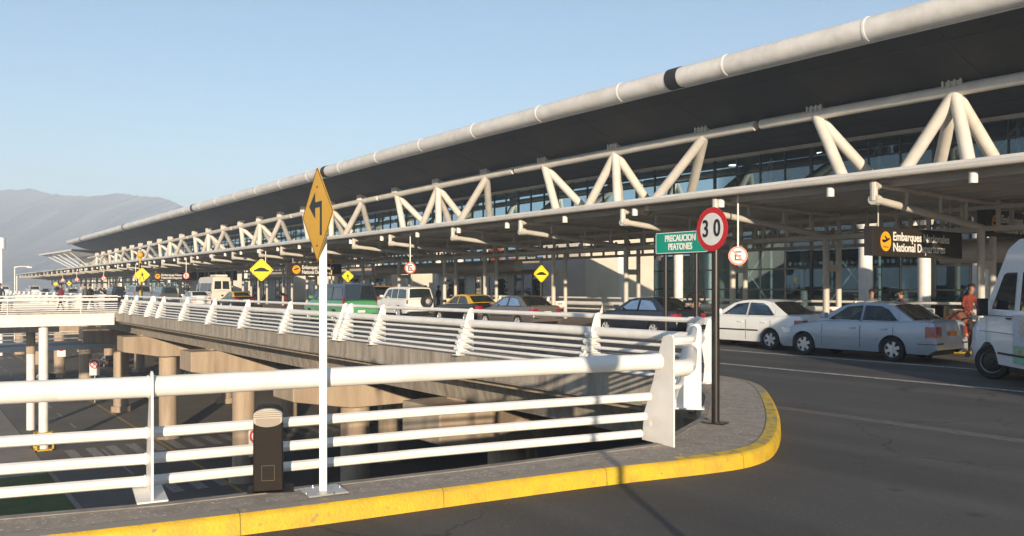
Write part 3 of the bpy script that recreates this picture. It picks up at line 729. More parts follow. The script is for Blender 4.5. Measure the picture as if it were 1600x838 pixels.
# green sign
q = Vector((0, 12.2, 0)); pa = onD(1040, 12.25, z=.15); pb = onD(1088, 12.25, z=.15)
k_ = 12.25/(CF*(1070+155)); zt = 1.8+(448-379)*k_
root = thing('pedestrian_caution_sign', 'green rectangular sign reading PRECAUCION PEATONES on two black posts', 'sign', (pa.x, pa.y, .15))
for p_ in (pa, pb): MB().tube([(p_.x, p_.y, .15), (p_.x, p_.y, zt+.1)], .045, 14).build('sign_pole', BLACK, root, smooth=True)
xl = onD(1025, 12.17, z=0).x; xr = onD(1106, 12.17, z=0).x
fr = frame(((xl+xr)/2, 12.17, zt), (0, -1, 0)); hw = (xr-xl)/2; hh = .205
fr = (fr[0], fr[1], fr[2], fr[3])
MB().prism(fr, [(-hw, -hh), (hw, -hh), (hw, hh), (-hw, hh)], 0, .006).build('sign_panel', SIGNG, root)
bd = MB(); t_ = .012
for a in ([(-hw, -hh), (hw, -hh), (hw, -hh+t_), (-hw, -hh+t_)], [(-hw, hh-t_), (hw, hh-t_), (hw, hh), (-hw, hh)], [(-hw, -hh), (-hw+t_, -hh), (-hw+t_, hh), (-hw, hh)], [(hw-t_, -hh), (hw, -hh), (hw, hh), (hw-t_, hh)]): bd.prism(fr, a, .0062, .008)
bd.build('sign_border', LETTER, root)
text('sign_lettering', 'PRECAUCION', .175, fr, LETTER, root, bold=.005, dx=-.02, dy=.080, d=.011, sx=hw*2*.60/1.10)
text('sign_lettering', 'PEATONES', .175, fr, LETTER, root, bold=.005, dx=-.02, dy=-.085, d=.011, sx=hw*2*.60/1.10)
# hanging no-parking signs
sno = [(1153, 400), (641, 419), (415, 427), (291, 431), (212, 433), (162, 435), (120, 437), (98, 438)]
NPL = ['nearest round no parking sign hanging from the canopy, left of the departures board', 'round no parking sign hanging above the white off-road car', 'round no parking sign hanging behind the near speed bump sign', 'round no parking sign hanging just left of the white minibus', 'round no parking sign hanging behind the beacon pole', 'fifth small round sign hanging far off, counted from the beacon', 'tiny round hanging sign above the far walkers', 'tiniest round hanging sign at the far left of the canopy']
for (px, py), lab in zip(sno, NPL):
    q = onD(px, 21.3, py=py); root = thing('no_parking_sign', lab, 'traffic sign', (q.x, 21.3, q.z-.3), 'no parking signs hanging from the canopy')
    MB().tube([(q.x, 21.3, q.z+.28), (q.x, 21.3, zc(q.x)-.05)], .03, 8).build('hanger', WHITE, root)
    fr = frame((q.x, 21.3, q.z), (.75, -.66, 0))
    MB().prism(fr, circ(.30), 0, .01).build('sign_rim', SIGNO, root); MB().prism(fr, circ(.235), .0105, .014).build('sign_face', SIGNW, root)
    em = MB()
    for a in ([(-.11, -.15), (-.055, -.15), (-.055, .15), (-.11, .15)], [(-.055, .10), (.11, .10), (.11, .15), (-.055, .15)], [(-.055, -.025), (.09, -.025), (.09, .025), (-.055, .025)], [(-.055, -.15), (.11, -.15), (.11, -.10), (-.055, -.10)]): em.prism(fr, a, .0145, .017)
    em.build('sign_letter', SYM, root)
    MB().prism(fr, rot2([(-.27, -.028), (.27, -.028), (.27, .028), (-.27, .028)], -pi/4), .0175, .020).build('slash', SIGNO, root)
# departures boards
PLANE = [(-.30, .02), (.02, .10), (-.14, .26), (-.07, .28), (.15, .15), (.27, .19), (.33, .16), (.30, .11), (.18, .06), (.02, .0), (-.12, -.04), (-.22, -.03), (-.33, .08), (-.29, .09), (-.20, .03)]
def board(s, D0, D1, z0, z1, label, txt=True, group='dark departures boards under the canopy', thick=.26, faceoff=0):
    x = -s; root = thing('departures_board', label, 'board', (x, (D0+D1)/2, z0), group)
    MB().box((x-thick, D0, z0), (x, D1, z1)).build('board_panel', BOARD, root, bevel=.01)
    hg = MB()
    for D in (D0+.5, D1-.5):
        hg.tube([(x-thick/2, D, z1), (x-thick/2, D, zc(x)-.2)], .02, 8)
    hg.build('hanger', CANSTEEL, root)
    if txt:
        h = z1-z0; zm = (z0+z1)/2; fr = frame((x, (D0+D1)/2, zm), (1, 0, 0)); w_ = D1-D0
        cy = D0+.55*h/.8+.1-(D0+D1)/2
        MB().prism(fr, rot2(circ(.34*h, 32), 0, cy, 0), .002, .010).build('emblem_disc', ORANGE, root)
        pm = MB(); pm.prism(fr, [(cy+a*h*.78, (b_-.02)*h*.78) for a, b_ in PLANE], .011, .014); pm.box((x+.011, (D0+D1)/2+cy-.17*h, zm-.21*h), (x+.014, (D0+D1)/2+cy+.17*h, zm-.18*h)); pm.build('aeroplane_emblem', SYM, root)
        wt = w_-(cy+w_/2+.45*h)
        for s_, dy in (('Embarques Nacionales', .18*h), ('National Departures', -.2*h)):
            wid = {'E': 1.0, 'N': .925}[s_[0]]
            text('board_lettering', s_, .42*h, fr, LETTER, root, align='LEFT', bold=.007, dx=cy+.46*h, dy=dy, d=.008, sx=wt*.90/(.42*h*(10.35 if s_[0] == 'E' else 9.5))*wid)
    return root
board(12.43, 21.5, 26.6, 2.66, 3.47, 'large dark Embarques Nacionales board hanging over the silver sedan')
board(11.95, 27.1, 32.2, 3.38, 4.20, 'dim dark Embarques Nacionales board at the right edge above the white van')
board(55.4, 21.5, 25.6, 2.55, 3.42, 'dark Embarques Nacionales board partly hidden behind the tall curve sign')
board(94, 21.5, 26, 2.5, 3.3, 'far dark departures board right of the nearest pedestrian sign')
board(96.5, 26.5, 31.5, 2.5, 3.6, 'far blank dark board left of the white minibus', txt=False)

# bollard lamp
P = onZ(419, 768, .15); nb = (latv*.25-depv*.96); fr = frame(P, nb)
root = thing('bollard_lamp', 'low dark bollard lamp with a round louvred light in front of the railing', 'lamp', P)
MB().prism(fr, [(-.118, 0), (.118, 0), (.114, .635), (.09, .672), (.04, .685), (-.04, .685), (-.09, .672), (-.114, .635)], -.16, .02).build('bollard_body', BRONZE, root, bevel=.012)
fo = (P+Vector(nb).normalized()*.02, fr[1], fr[2], fr[3])
cyz = .60
LAMPM = mat('lamp_grey', (.48, .43, .37), .5)
sh = [(.112*max(-1, min(1, 1.15*cos(a))), cyz+.075*sin(a)) for a in [2*pi*i/32 for i in range(32)]]
MB().prism(fo, sh, .0, .045).build('lamp_housing', LAMPM, root, bevel=.01)
sh2 = [(x*.84, cyz+(z-cyz)*.84-.004) for x, z in sh if z <= cyz+.004]
MB().prism(fo, sh2, .046, .050).build('lamp_lens', mat('lamp_lens', (.34, .29, .24), .25), root)
lv = MB()
for i in range(4):
    z = cyz+.006+i*.016; wdt = .112*sqrt(max(.1, 1-((z-cyz)/.08)**2)); lv.prism(fo, [(-wdt, z), (wdt, z), (wdt, z+.006), (-wdt, z+.006)], .044, .075)
lv.build('louvre', LAMPM, root)
ol = MB()
for a in ([(-.05, .09), (.05, .09), (.05, .093), (-.05, .093)], [(-.05, .21), (.05, .21), (.05, .213), (-.05, .213)], [(-.05, .09), (-.047, .09), (-.047, .213), (-.05, .213)], [(.047, .09), (.05, .09), (.05, .213), (.047, .213)]): ol.prism(fo, a, .0005, .003)
ol.build('service_hatch', mat('hatch_edge', (.12, .10, .06), .6), root)
MB().prism(frame(P+Vector((0,0,.003)), nb), [(-.16, 0), (.2, 0), (.2, .006), (-.16, .006)], -.2, .08).build('base_plate', BRONZE, root)

q = onD(1012, 21.6, py=333); sc_ = thing('security_camera', 'small dome camera under the front edge of the canopy', 'camera', (q.x, 21.6, q.z))
MB().tube([(q.x, 21.6, q.z-.10), (q.x, 21.6, q.z-.07), (q.x, 21.6, q.z), (q.x, 21.6, q.z+.06)], [.05, .10, .13, .13], 14).build('camera_dome', mat('dome', (.3, .28, .26), .2), sc_, smooth=True)
MB().tube([(q.x, 21.6, q.z+.05), (q.x, 21.6, q.z+.25)], .11, 12).build('camera_mount', WHITE, sc_, smooth=True)
# lamp posts far left
def lamppost(px, dep, pyt, label, r0, arm):
    l = (px-800)/F*dep; X = -CF*dep+CS*l; Y = CS*dep+CF*l; z = EYE+(HY-pyt)/F*dep
    r_ = thing('street_lamp', label, 'street lamp', (X, Y, ZL))
    MB().tube([(X, Y, ZL), (X, Y, z)], [r0, r0*.8], 12).build('lamp_pole', WHITE, r_, smooth=True)
    if not arm: MB().tube([(X, Y, z-1.4), (X, Y, z+.2)], r0*2.3, 14).build('lamp_head', WHITE, r_, smooth=True)
    else:
        MB().tube([(X, Y, z-.1), (X, Y, z+.35), (X+.5, Y+.7, z+.5), (X+1.6, Y+2.1, z+.5)], r0*.7, 8).build('lamp_arm', WHITE, r_, smooth=True)
        MB().box((X+1.3, Y+1.7, z+.2), (X+2.1, Y+2.5, z+.48)).build('lamp_head', WHITE, r_, bevel=.05)
lamppost(2, 120, 374, 'tall thick white floodlight mast at the left edge', .22, False)
lamppost(23, 150, 421, 'thin street lamp with a bent arm before the far end of the canopy', .12, True)

# hills
hl = MB(); prof = [(-700, 318), (-400, 300), (-200, 292), (-60, 300), (0, 297), (45, 295), (80, 303), (110, 306), (145, 307), (165, 305), (187, 302), (215, 306), (250, 309), (262, 312), (280, 322), (310, 336), (380, 350), (500, 352), (700, 365), (1100, 380), (1800, 400)]
DM = 1500; rows = []
for i in range(len(prof)-1):
    (a, ya), (b_, yb) = prof[i], prof[i+1]
    for t in range(8):
        px = a+(b_-a)*t/8; y = ya+(yb-ya)*t/8+random.uniform(-1.2, 1.2)
        rows.append((px, y))
grid = []
for j, (dd, hh) in enumerate(((DM-600, 0), (DM-350, .32), (DM-170, .7), (DM, 1.0), (DM+200, .8), (DM+600, 0))):
    row = []
    for px, y in rows:
        l = (px-800)/F; h = EYE+(HY-y)/F*DM
        jx = random.uniform(-22, 22) if 0 < hh < 1 else 0
        d_ = dd+jx; X = -CF*d_+CS*l*DM; Y = CS*d_+CF*l*DM
        row.append(Vector((X, Y, (ZL-5) if hh == 0 else ZL+(h-ZL)*hh*(1 if hh == 1 else random.uniform(.85, 1.15)))))
    grid.append(row)
hl.quads(grid); tag(hl.build('hills', mat('hill_scrub_hazed', (.20, .17, .15), .95, col2=(.14, .13, .11), scale=.006), smooth=True), kind='structure')  # scrub colour lightened to stand in for thicker haze over the hills

# ================================================================== VEHICLES
def interp(tab, x):
    if x <= tab[0][0]: return tab[0][1]
    for (a, ya), (b, yb) in zip(tab[:-1], tab[1:]):
        if x <= b:
            t = (x-a)/(b-a); return ya+(yb-ya)*t
    return tab[-1][1]
PAINTS = {}
def paint(name, col, metal=0.0, rough=.28):
    if name not in PAINTS: PAINTS[name] = mat('paint_'+name, col, rough, metal=metal, col2=tuple(c*.93 for c in col), scale=1.5, coat=.7)
    return PAINTS[name]
SEDAN = dict(L=4.26, W=1.66, H=1.40, r=.295, axf=.80, axr=3.22, sill=.21,
    top=[(0, .52), (.05, .64), (.16, .70), (.6, .82), (1.18, .92), (1.5, .95), (3.45, .97), (3.7, .99), (4.12, .985), (4.20, .93), (4.26, .60)],
    belt=.93, gh=[(1.12, .90), (1.85, 1.32), (2.10, 1.385), (2.5, 1.41), (2.9, 1.395), (3.15, 1.34), (3.72, .975)], ga=(0, 1), gc=(5, 6),
    wins=[[(1.50, .97), (1.97, 1.29), (2.36, 1.335), (2.36, .97)], [(2.43, .97), (2.43, 1.335), (2.86, 1.32), (3.06, 1.24), (3.33, .98), (3.18, .97)]],
    tumble=.34, head=(.42, .50, .58, .70), tail=(.24, .62, .60, .86), doors=[1.35, 2.40, 3.25], handles=[2.2, 3.02])
SUV = dict(L=4.4, W=1.78, H=1.78, r=.36, axf=.80, axr=3.38, sill=.32,
    top=[(0, .65), (.05, .85), (.3, .98), (1.25, 1.08), (1.5, 1.12), (4.30, 1.12), (4.38, 1.05), (4.4, .6)],
    belt=1.08, gh=[(1.25, 1.06), (1.75, 1.64), (1.95, 1.74), (3.0, 1.79), (4.1, 1.76), (4.22, 1.70), (4.36, 1.10)], ga=(0, 1), gc=(5, 6),
    wins=[[(1.62, 1.15), (1.95, 1.62), (2.38, 1.66), (2.38, 1.15)], [(2.46, 1.15), (2.46, 1.66), (3.12, 1.67), (3.12, 1.15)], [(3.2, 1.15), (3.2, 1.67), (4.0, 1.63), (4.15, 1.15)]],
    tumble=.2, head=(.30, .55, .72, .88), tail=(.14, .70, .85, 1.05), doors=[1.45, 2.42, 3.16], handles=[2.2, 3.0])
VAN = dict(L=4.9, W=1.9, H=1.93, r=.34, axf=.9, axr=3.85, sill=.25,
    top=[(0, .6), (.05, .8), (.25, .95), (.95, 1.12), (1.2, 1.15), (4.8, 1.15), (4.88, 1.05), (4.9, .6)],
    belt=1.12, gh=[(.95, 1.10), (1.75, 1.78), (2.0, 1.89), (3.2, 1.95), (4.5, 1.93), (4.68, 1.86), (4.87, 1.13)], ga=(0, 1), gc=(5, 6),
    wins=[[(1.40, 1.18), (1.95, 1.74), (2.3, 1.78), (2.3, 1.18)], [(2.4, 1.18), (2.4, 1.78), (3.45, 1.79), (3.45, 1.18)], [(3.55, 1.18), (3.55, 1.79), (4.5, 1.75), (4.68, 1.18)]],
    tumble=.17, head=(.4, .5, .68, .86), tail=(.12, .75, .8, 1.35), doors=[1.3, 2.35, 3.5], handles=[2.15, 2.6])
MINIBUS = dict(L=6.0, W=1.95, H=2.75, r=.335, axf=.95, axr=4.6, sill=.32,
    top=[(0, .55), (.03, .80), (.10, 1.02), (.45, 1.15), (.85, 1.30), (1.0, 1.38), (5.9, 1.38), (5.97, 1.3), (6.0, .6)],
    belt=1.36, gh=[(.60, 1.20), (1.18, 2.14), (1.42, 2.50), (1.80, 2.68), (4.0, 2.72), (5.8, 2.70), (5.90, 2.60), (5.98, 1.36)], ga=(0, 1), gc=(6, 7),
    wins=[[(.98, 1.30), (1.00, 1.42), (1.36, 2.02), (1.46, 2.06), (1.86, 2.06), (1.86, 1.38), (1.80, 1.30)], [(2.08, 1.36), (2.14, 1.30), (3.3, 1.30), (3.3, 2.12), (2.16, 2.12), (2.08, 2.05)],
          [(3.38, 1.30), (3.38, 2.12), (4.5, 2.12), (4.5, 1.30)], [(4.58, 1.30), (4.58, 2.12), (5.6, 2.12), (5.6, 1.30)]],
    tumble=.085, head=(.35, .5, .72, .98), tail=(.10, .80, .85, 1.35), doors=[.9, 1.98, 3.34], handles=[1.80])
def wheel(root, t, y, r, wdt, sp, steel=False):
    """wheel centre at local (t, y, r); outer face away from the car middle"""
    sgn = 1 if y > 0 else -1; n = 28
    prof = [(.60*r/.295*.295/ .295*0+r*.64, .5), (r*.70, .52), (r*.93, .50), (r, .36), (r, -.36), (r*.93, -.5), (r*.6, -.5)]
    ty = MB(); g_ = []
    for k in range(n+1):
        a = 2*pi*k/n; g_.append([Vector((t+rr*cos(a), y+sgn*wdt*q, r+rr*sin(a))) for rr, q in prof])
    ty.quads(g_); o = ty.build('wheel', TYRE, root, smooth=True, world=False)
    rm = MB(); yo = y+sgn*wdt*.44
    for (r0, r1, y0, y1, mi) in ((.645, .60, .50, .36, 0), (.60, .585, .36, .20, 1), (.585, .0, .20, .20, 1)):
        g_ = [[Vector((t+r*q*cos(a), y+sgn*wdt*w_, r+r*q*sin(a))) for q, w_ in ((r0, y0), (r1, y1))] for a in [2*pi*k/n for k in range(n+1)]]
        rm.quads(g_, mi)
    if steel:
        g_ = [[Vector((t+r*q*cos(a), y+sgn*wdt*w_, r+r*q*sin(a))) for q, w_ in ((.50, .34), (.44, .38), (.20, .38), (.14, .48), (0, .48))] for a in [2*pi*k/n for k in range(n+1)]]
        rm.quads(g_, 0 if steel != 'dark' else 1)
    else:
        for k in range(sp):
            a = 2*pi*k/sp+.3; ca, sa = cos(a), sin(a)
            pts = [(.0, -.15), (.50, -.125), (.63, -.17), (.63, .17), (.50, .125), (0, .15)]
            vs = []
            for yy in (.40, .30):
                for q, p_ in pts: vs.append(Vector((t+r*(q*ca-p_*sa), y+sgn*wdt*(yy+.04*(1-q)), r+r*(q*sa+p_*ca))))
            rm.add(vs, [tuple(range(6)), tuple(range(11, 5, -1))]+[(i, (i+1) % 6, 6+(i+1) % 6, 6+i) for i in range(6)], 0)
        rm.tube([(t, y+sgn*wdt*.34, r), (t, y+sgn*wdt*.5, r)], r*.13, 12, mi=0)
    rm.build('rim', [RIM, BLACK], o, smooth=True, world=False, angle=30); return o
def car(name, label, cat, loc, spec, pm, group=None, rz=0, detail=2, lower=None, pillar=None, roofm=None, plate=None, clear=False, spokes=6, steelw=False, headside=True, win_mat=None, steer=0):
    root = thing(name, label, cat, loc, group, rz)
    S = spec; L, W, r = S['L'], S['W'], S['r']; hw = W/2; c0 = L/2
    X = lambda t: t-c0
    glass = win_mat or (CARGL2 if clear else CARGL)
    def halfw(t):
        a = .16 if L < 5.5 else .10
        f = max(0, 1-t/.55); b_ = max(0, 1-(L-t)/.45)
        return hw*(1-a*f**2.2-(.10 if L < 5.5 else .04)*b_**2.2)
    R = r*1.16
    ts = set([0, .02, .05, .1, .16, .25, .35, L, L-.02, L-.05, L-.1, L-.18, L-.3])
    for ax in (S['axf'], S['axr']):
        for k in range(17): ts.add(round(ax-R*cos(pi*k/16), 4))
        ts.add(round(ax-R-.01, 4)); ts.add(round(ax+R+.01, 4))
    x = .45
    while x < L-.3: ts.add(round(x, 4)); x += .14
    for t, _ in S['top']: ts.add(t)
    ts = sorted(t for t in ts if 0 <= t <= L)
    def zlo(t):
        z = S['sill']
        if t < .1: z = S['sill']+.02+(.1-t)*.6
        if t > L-.15: z = S['sill']+.04+(t-L+.15)*.5
        for ax in (S['axf'], S['axr']):
            if abs(t-ax) < R: z = max(z, r+sqrt(max(0, R*R-(t-ax)**2)))
        return z
    rows = []
    for t in ts:
        w_ = halfw(t); zt = interp(S['top'], t); zl = min(zlo(t), zt-.10); h = zt-zl
        e = lambda z: w_-.0
        arch = any(abs(t-ax) < R+.02 for ax in (S['axf'], S['axr']))
        zb_ = min(S['sill'], zt-.10); hf = zt-zb_
        def yf(z):
            f = (z-zb_)/max(.01, hf); return w_-.030*max(0, (.30-f)/.30)**2-.05*max(0, (f-.55)/.45)**2
        lev = [zl]+[max(zb_+hf*f, zl+.004*(i_+1)) for i_, f in enumerate((.14, .30, .46, .60, .72, .82, .90, .955))]
        half = [(w_-.18, zl)]+[(yf(z), z) for z in lev]+[(w_-.085, zt-.006), (w_-.13, zt+.004), (w_*.6, zt+.022), (0, zt+.032)]
        rows.append([Vector((X(t), -y, z)) for y, z in half]+[Vector((X(t), y, z)) for y, z in reversed(half[:-1])])
    bm_ = MB(); bm_.quads(rows, 0)
    k = len(rows[0]); bm_.add(rows[0], [tuple(range(k))]); bm_.add(rows[-1], [tuple(range(k-1, -1, -1))])
    ub = MB(); ub.box((X(.25), -(hw-.26), .17), (X(L-.25), hw-.26, .62)); ub.build('underbody', TRIM, root, world=False)
    mats_ = [pm, lower or pm]
    if lower:
        pass
    bo = bm_.build('body', mats_, root, smooth=True, world=False, angle=42)
    # greenhouse
    G = S['gh']; zb = S['belt']
    def yw(z): return hw-.075-S['tumble']*max(0, z-zb)-.35*max(0, z-(S['H']-.12))
    pts = []; segs = []
    NS = 4
    for i in range(len(G)-1):
        n_ = 8 if i in (S['ga'][0], S['gc'][0]) else 3
        for j in range(n_): pts.append((G[i][0]+(G[i+1][0]-G[i][0])*j/n_, G[i][1]+(G[i+1][1]-G[i][1])*j/n_))
    pts.append(G[-1])
    NY = 12; tm = (G[1][0]+G[-2][0])/2
    def surf(t, z, v, off=0):
        f = (1-v*v); fb = (t-tm)/(G[-1][0]-G[0][0])*2
        zz = z+.028*f; tt = t + (.07*f*fb)
        return Vector((X(tt), yw(z)*v, zz))
    gr = [[surf(t, z, -1+2*j/NY) for j in range(NY+1)] for t, z in pts]
    gm = MB(); gm.quads(gr, 1)
    for sgn in (-1, 1):
        side = [surf(t, z, sgn) for t, z in pts]
        kk = len(side); gm.add(side, [tuple(range(kk)) if sgn < 0 else tuple(range(kk-1, -1, -1))], 0)
    cab_p = pillar or pm
    if not clear:
        gm.build('cabin', [cab_p, roofm or cab_p], root, smooth=True, world=False, bevel=.022, angle=50)
    else:
        # open shell: roof strip and pillars only, so that the panes can be seen through
        gm = MB()
        i0 = 8; i1 = len(pts)-1-8
        gm.quads(gr[i0:i1+1], 1)
        for sgn in (-1, 1):
            wp = S['wins']; zr = lambda t: interp([(a, b_) for a, b_ in pts], t)
            # side frame = outline minus windows: build pillars as strips between consecutive windows
            def sp(t, z): return Vector((X(t), sgn*yw(z), z))
            def strip_(poly_): gm.add([sp(*p_) for p_ in poly_], [tuple(range(len(poly_)))], 0)
            tops = [pt for pt in pts]
            # roof rail: between window tops and roof outline
            tt = [G[0][0]+(G[-1][0]-G[0][0])*q/60 for q in range(61)]
            prev = None
            for q in range(60):
                ta, tb = tt[q], tt[q+1]
                for (za, zb2) in ((zr(ta), zr(tb)),):
                    # lower boundary
                    def wtop(t):
                        for wn in wp:
                            xs_ = [p_[0] for p_ in wn]
                            if min(xs_) <= t <= max(xs_):
                                zs_ = []
                                for (x1, z1), (x2, z2) in zip(wn, wn[1:]+wn[:1]):
                                    if x1 != x2 and min(x1, x2) <= t <= max(x1, x2): zs_.append(z1+(z2-z1)*(t-x1)/(x2-x1))
                                if len(zs_) >= 2: return max(zs_), min(zs_)
                        return None
                    A_, B_ = wtop(ta+1e-4), wtop(tb-1e-4)
                    if A_ and B_:
                        strip_([(ta, A_[0]), (tb, B_[0]), (tb, max(zb2, B_[0])), (ta, max(za, A_[0]))])
                        strip_([(ta, zb-.06), (tb, zb-.06), (tb, B_[1]), (ta, A_[1])])
                    else: strip_([(ta, min(za, zb-.06)), (tb, min(zb2, zb-.06)), (tb, zb2), (ta, za)])
        for (ia, ib) in ((0, 8), (len(pts)-9, len(pts)-1)):
            for v0, v1 in ((-1, -.88), (.88, 1)):
                gm.quads([[surf(*pts[i_], v0+(v1-v0)*q/2) for q in range(3)] for i_ in range(ia, ib+1)], 0)
        gm.build('cabin', [cab_p, roofm or cab_p], root, smooth=True, world=False, angle=50)
        se = MB()
        for t in (G[1][0]+.45, G[1][0]+1.2):
            for y in ((-.38, .38) if t < G[1][0]+1 else (-.38, 0, .38)):
                se.box((X(t), y-.20, .5), (X(t)+.14, y+.20, zb+.10)); se.box((X(t)+.02, y-.12, zb+.12), (X(t)+.12, y+.12, zb+.30))
        se.box((X(G[0][0]+.45), -hw+.2, .5), (X(G[0][0]+.7), hw-.2, zb-.02)); se.box((X(G[-1][0]-.75), -hw+.2, .5), (X(G[-1][0]-.25), hw-.2, zb-.03))
        se.build('seat', SEATM, root, world=False, bevel=.03)
    # panes
    eps = .007
    for wn in S['wins']:
        for sgn in (-1, 1):
            m = MB(); vs = [Vector((X(t), sgn*(yw(z)+eps), z)) for t, z in wn]; m.add(vs, [tuple(range(len(vs))) if sgn < 0 else tuple(range(len(vs)-1, -1, -1))])
            po = m.build('side_window', glass, root, world=False)
            if detail > 1:
                fm = MB(); cx_ = sum(p_[0] for p_ in wn)/len(wn); cz_ = sum(p_[1] for p_ in wn)/len(wn)
                inn = [(cx_+(t-cx_)*.965, cz_+(z-cz_)*.94) for t, z in wn]; kk = len(wn)
                for i in range(kk):
                    j = (i+1) % kk; q = [wn[i], wn[j], inn[j], inn[i]]
                    fm.add([Vector((X(t), sgn*(yw(z)+eps+.003), z)) for t, z in q], [(0, 1, 2, 3)])
                fm.build('window_seal', TRIM, po, world=False)
    for nm, ia, ib in (('windshield', 0, 8), ('rear_window', len(pts)-9, len(pts)-1)):
        m = MB(); a, b_ = pts[ia], pts[ib]; d = Vector((b_[0]-a[0], 0, b_[1]-a[1])); nrm = Vector((-d.z, 0, d.x)).normalized()
        if nrm.z < 0: nrm = -nrm
        g_ = []
        u0, u1 = (.08, .93) if nm == 'windshield' else (.08, .90)
        if L > 5.5 and nm == 'rear_window': u0, u1 = .25, .85
        if L > 5.5 and nm == 'rear_window':
            for va, vb in ((-.80, -.08), (.08, .80)):
                g_ = [[surf(a[0]+(b_[0]-a[0])*(u0+(u1-u0)*i/5), a[1]+(b_[1]-a[1])*(u0+(u1-u0)*i/5), va+(vb-va)*j/6)+nrm*.012 for j in range(7)] for i in range(6)]
                MB().quads(g_).build(nm, glass, root, smooth=True, world=False)
            continue
        for i in range(7):
            u = u0+(u1-u0)*i/6; g_.append([surf(a[0]+(b_[0]-a[0])*u, a[1]+(b_[1]-a[1])*u, -.90+1.80*j/10)+nrm*.012 for j in range(11)])
        m.quads(g_); m.build(nm, glass, root, smooth=True, world=False)
    # wheels
    for ax in (S['axf'], S['axr']):
        for sgn in (-1, 1):
            wo = wheel(root, X(ax), sgn*(hw-.115), r, .20, spokes, steelw)
            if steer and ax == S['axf']:
                for ob in [wo]+list(wo.children):
                    piv = Vector((X(ax), sgn*(hw-.115), 0)); ob.data.transform(Matrix.Translation(piv) @ Matrix.Rotation(steer, 4, 'Z') @ Matrix.Translation(-piv))
    # lamps, wrapped round the corners
    def wrap(nm, end, t1, yin, z0, z1, m, sgn, off=.010, slope=.0, shift=0, z1e=None):
        pl = []
        if end == 'f':
            tt = [t1-(t1)*i/6 for i in range(7)]; pl = [(t, halfw(t)+off) for t in tt]; pl += [(-off, halfw(0)*(1-i/4)+hw*yin*i/4) for i in range(0, 5)]
        else:
            tt = [L-t1+t1*i/6 for i in range(7)]; pl = [(t, halfw(t)+off) for t in tt]; pl += [(L+off-shift*0, halfw(L)*(1-i/4)+hw*yin*i/4) for i in range(0, 5)]
        mb = MB(); g_ = []
        nn_ = len(pl)
        for i, (t, y) in enumerate(pl):
            f = i/(nn_-1); zt_ = z1-slope*abs(1-2*f)*(z1-z0) if slope else z1
            row = []
            for q in range(4):
                z = z0+(zt_-z0)*q/3; sh = 0
                tz = t; yy = y-.018*q/3
                if t > L-.12 and z > .6: tz = t-(z-.6)*.13
                if t < .12 and z > .5: tz = t+(z-.5)*.28
                row.append(Vector((X(tz), sgn*yy, z)))
            g_.append(row)
        mb.quads(g_); return mb.build(nm, m, root, smooth=True, world=False)
    h = S['head']; tl = S['tail']
    for sgn in (-1, 1):
        wrap('headlight', 'f', h[0], h[1], h[2], h[3], HEADL, sgn)
        o = wrap('taillight', 'r', tl[0], tl[1], tl[2], tl[3], TAIL, sgn)
        if detail > 1:
            # lower lamp fields
            m1 = wrap('turn_lamp', 'r', tl[0]*.95, tl[1]+.16, tl[2]+.01, tl[2]+.075, AMBER, sgn, off=.013); m1.parent = o
    wrap('front_bumper_trim', 'f', .5, 0, S['sill']+.1, S['sill']+.16, TRIM, 1, .006); 
    for sgn in (-1, 1): wrap('bumper_trim', 'r', .42, .55, S['sill']+.24, S['sill']+.275, TRIM, sgn, .007)
    # plate and grille
    zpl = .70 if L < 4.35 and S is SEDAN else .62
    xp = L+.014-(max(0, zpl-.6)*.13)
    MB().box((X(xp), -.19, zpl-.055), (X(xp)+.012, .19, zpl+.055)).build('number_plate', plate or SIGNW, root, world=False)
    MB().box((X(-.012), -.35, .5), (X(.0), .35, .60)).build('grille', TRIM, root, world=False)
    # door seams, mouldings, handles, mirrors
    zt0 = S['belt']
    for t in S['doors']:
        w_ = halfw(t)+.0035
        for sgn in (-1, 1):
            sm = MB(); sm.quads([[Vector((X(t+dx), sgn*(w_+.001-(.035 if z > zt0-.08 else 0)), z)) for dx in (-.005, .005)] for z in (S['sill']+.08, .5, zt0-.14, zt0-.09)])
            sm.build('door_seam', TRIM, root, world=False)
    for sgn in (-1, 1):
        mo = MB(); 
        for ta, tb in ((S['axf']+R+.05, S['doors'][1]-.02), (S['doors'][1]+.02, S['axr']-R-.05)):
            mo.box((X(ta), sgn*(hw+.004)-.008, .52), (X(tb), sgn*(hw+.004)+.008, .56))
        mo.build('side_moulding', TRIM if S is not SEDAN or pm is not PAINTS.get('silver') else pm, root, world=False)
        for t in S['handles']:
            MB().box((X(t-.08), sgn*(hw+.004)-.016, S['belt']-.17), (X(t+.08), sgn*(hw+.004)+.016, S['belt']-.14)).build('door_handle', pm if L < 5 else TRIM, root, world=False, bevel=.006)
        tmr = S['wins'][0][0][0]+.05; zm = S['wins'][0][0][1]+.10
        hz = .07 if L < 5.5 else .17
        MB().box((X(tmr-.11), sgn*(hw+.02)-.0, zm-hz), (X(tmr+.01), sgn*(hw+.20), zm+hz) if sgn > 0 else (X(tmr+.01), -(hw+.02), zm+hz)).build('mirror', TRIM if L > 5.5 else pm, root, world=False, bevel=.02) if sgn > 0 else MB().box((X(tmr-.11), -(hw+.20), zm-hz), (X(tmr+.01), -(hw+.02), zm+hz)).build('mirror', TRIM if L > 5.5 else pm, root, world=False, bevel=.02)
    return root
def place(px_wheel, D, S, rear=True):
    """centre of a car facing -X whose near-side rear wheel shows at px and near side lies at Y = D"""
    x = onD(px_wheel, D, z=0).x
    c = x-(S['axr']-S['L']/2); return (c, D+S['W']/2, 0)
def at_s(s_rear, D, S): return (-s_rear-S['L']/2, D+S['W']/2, 0)
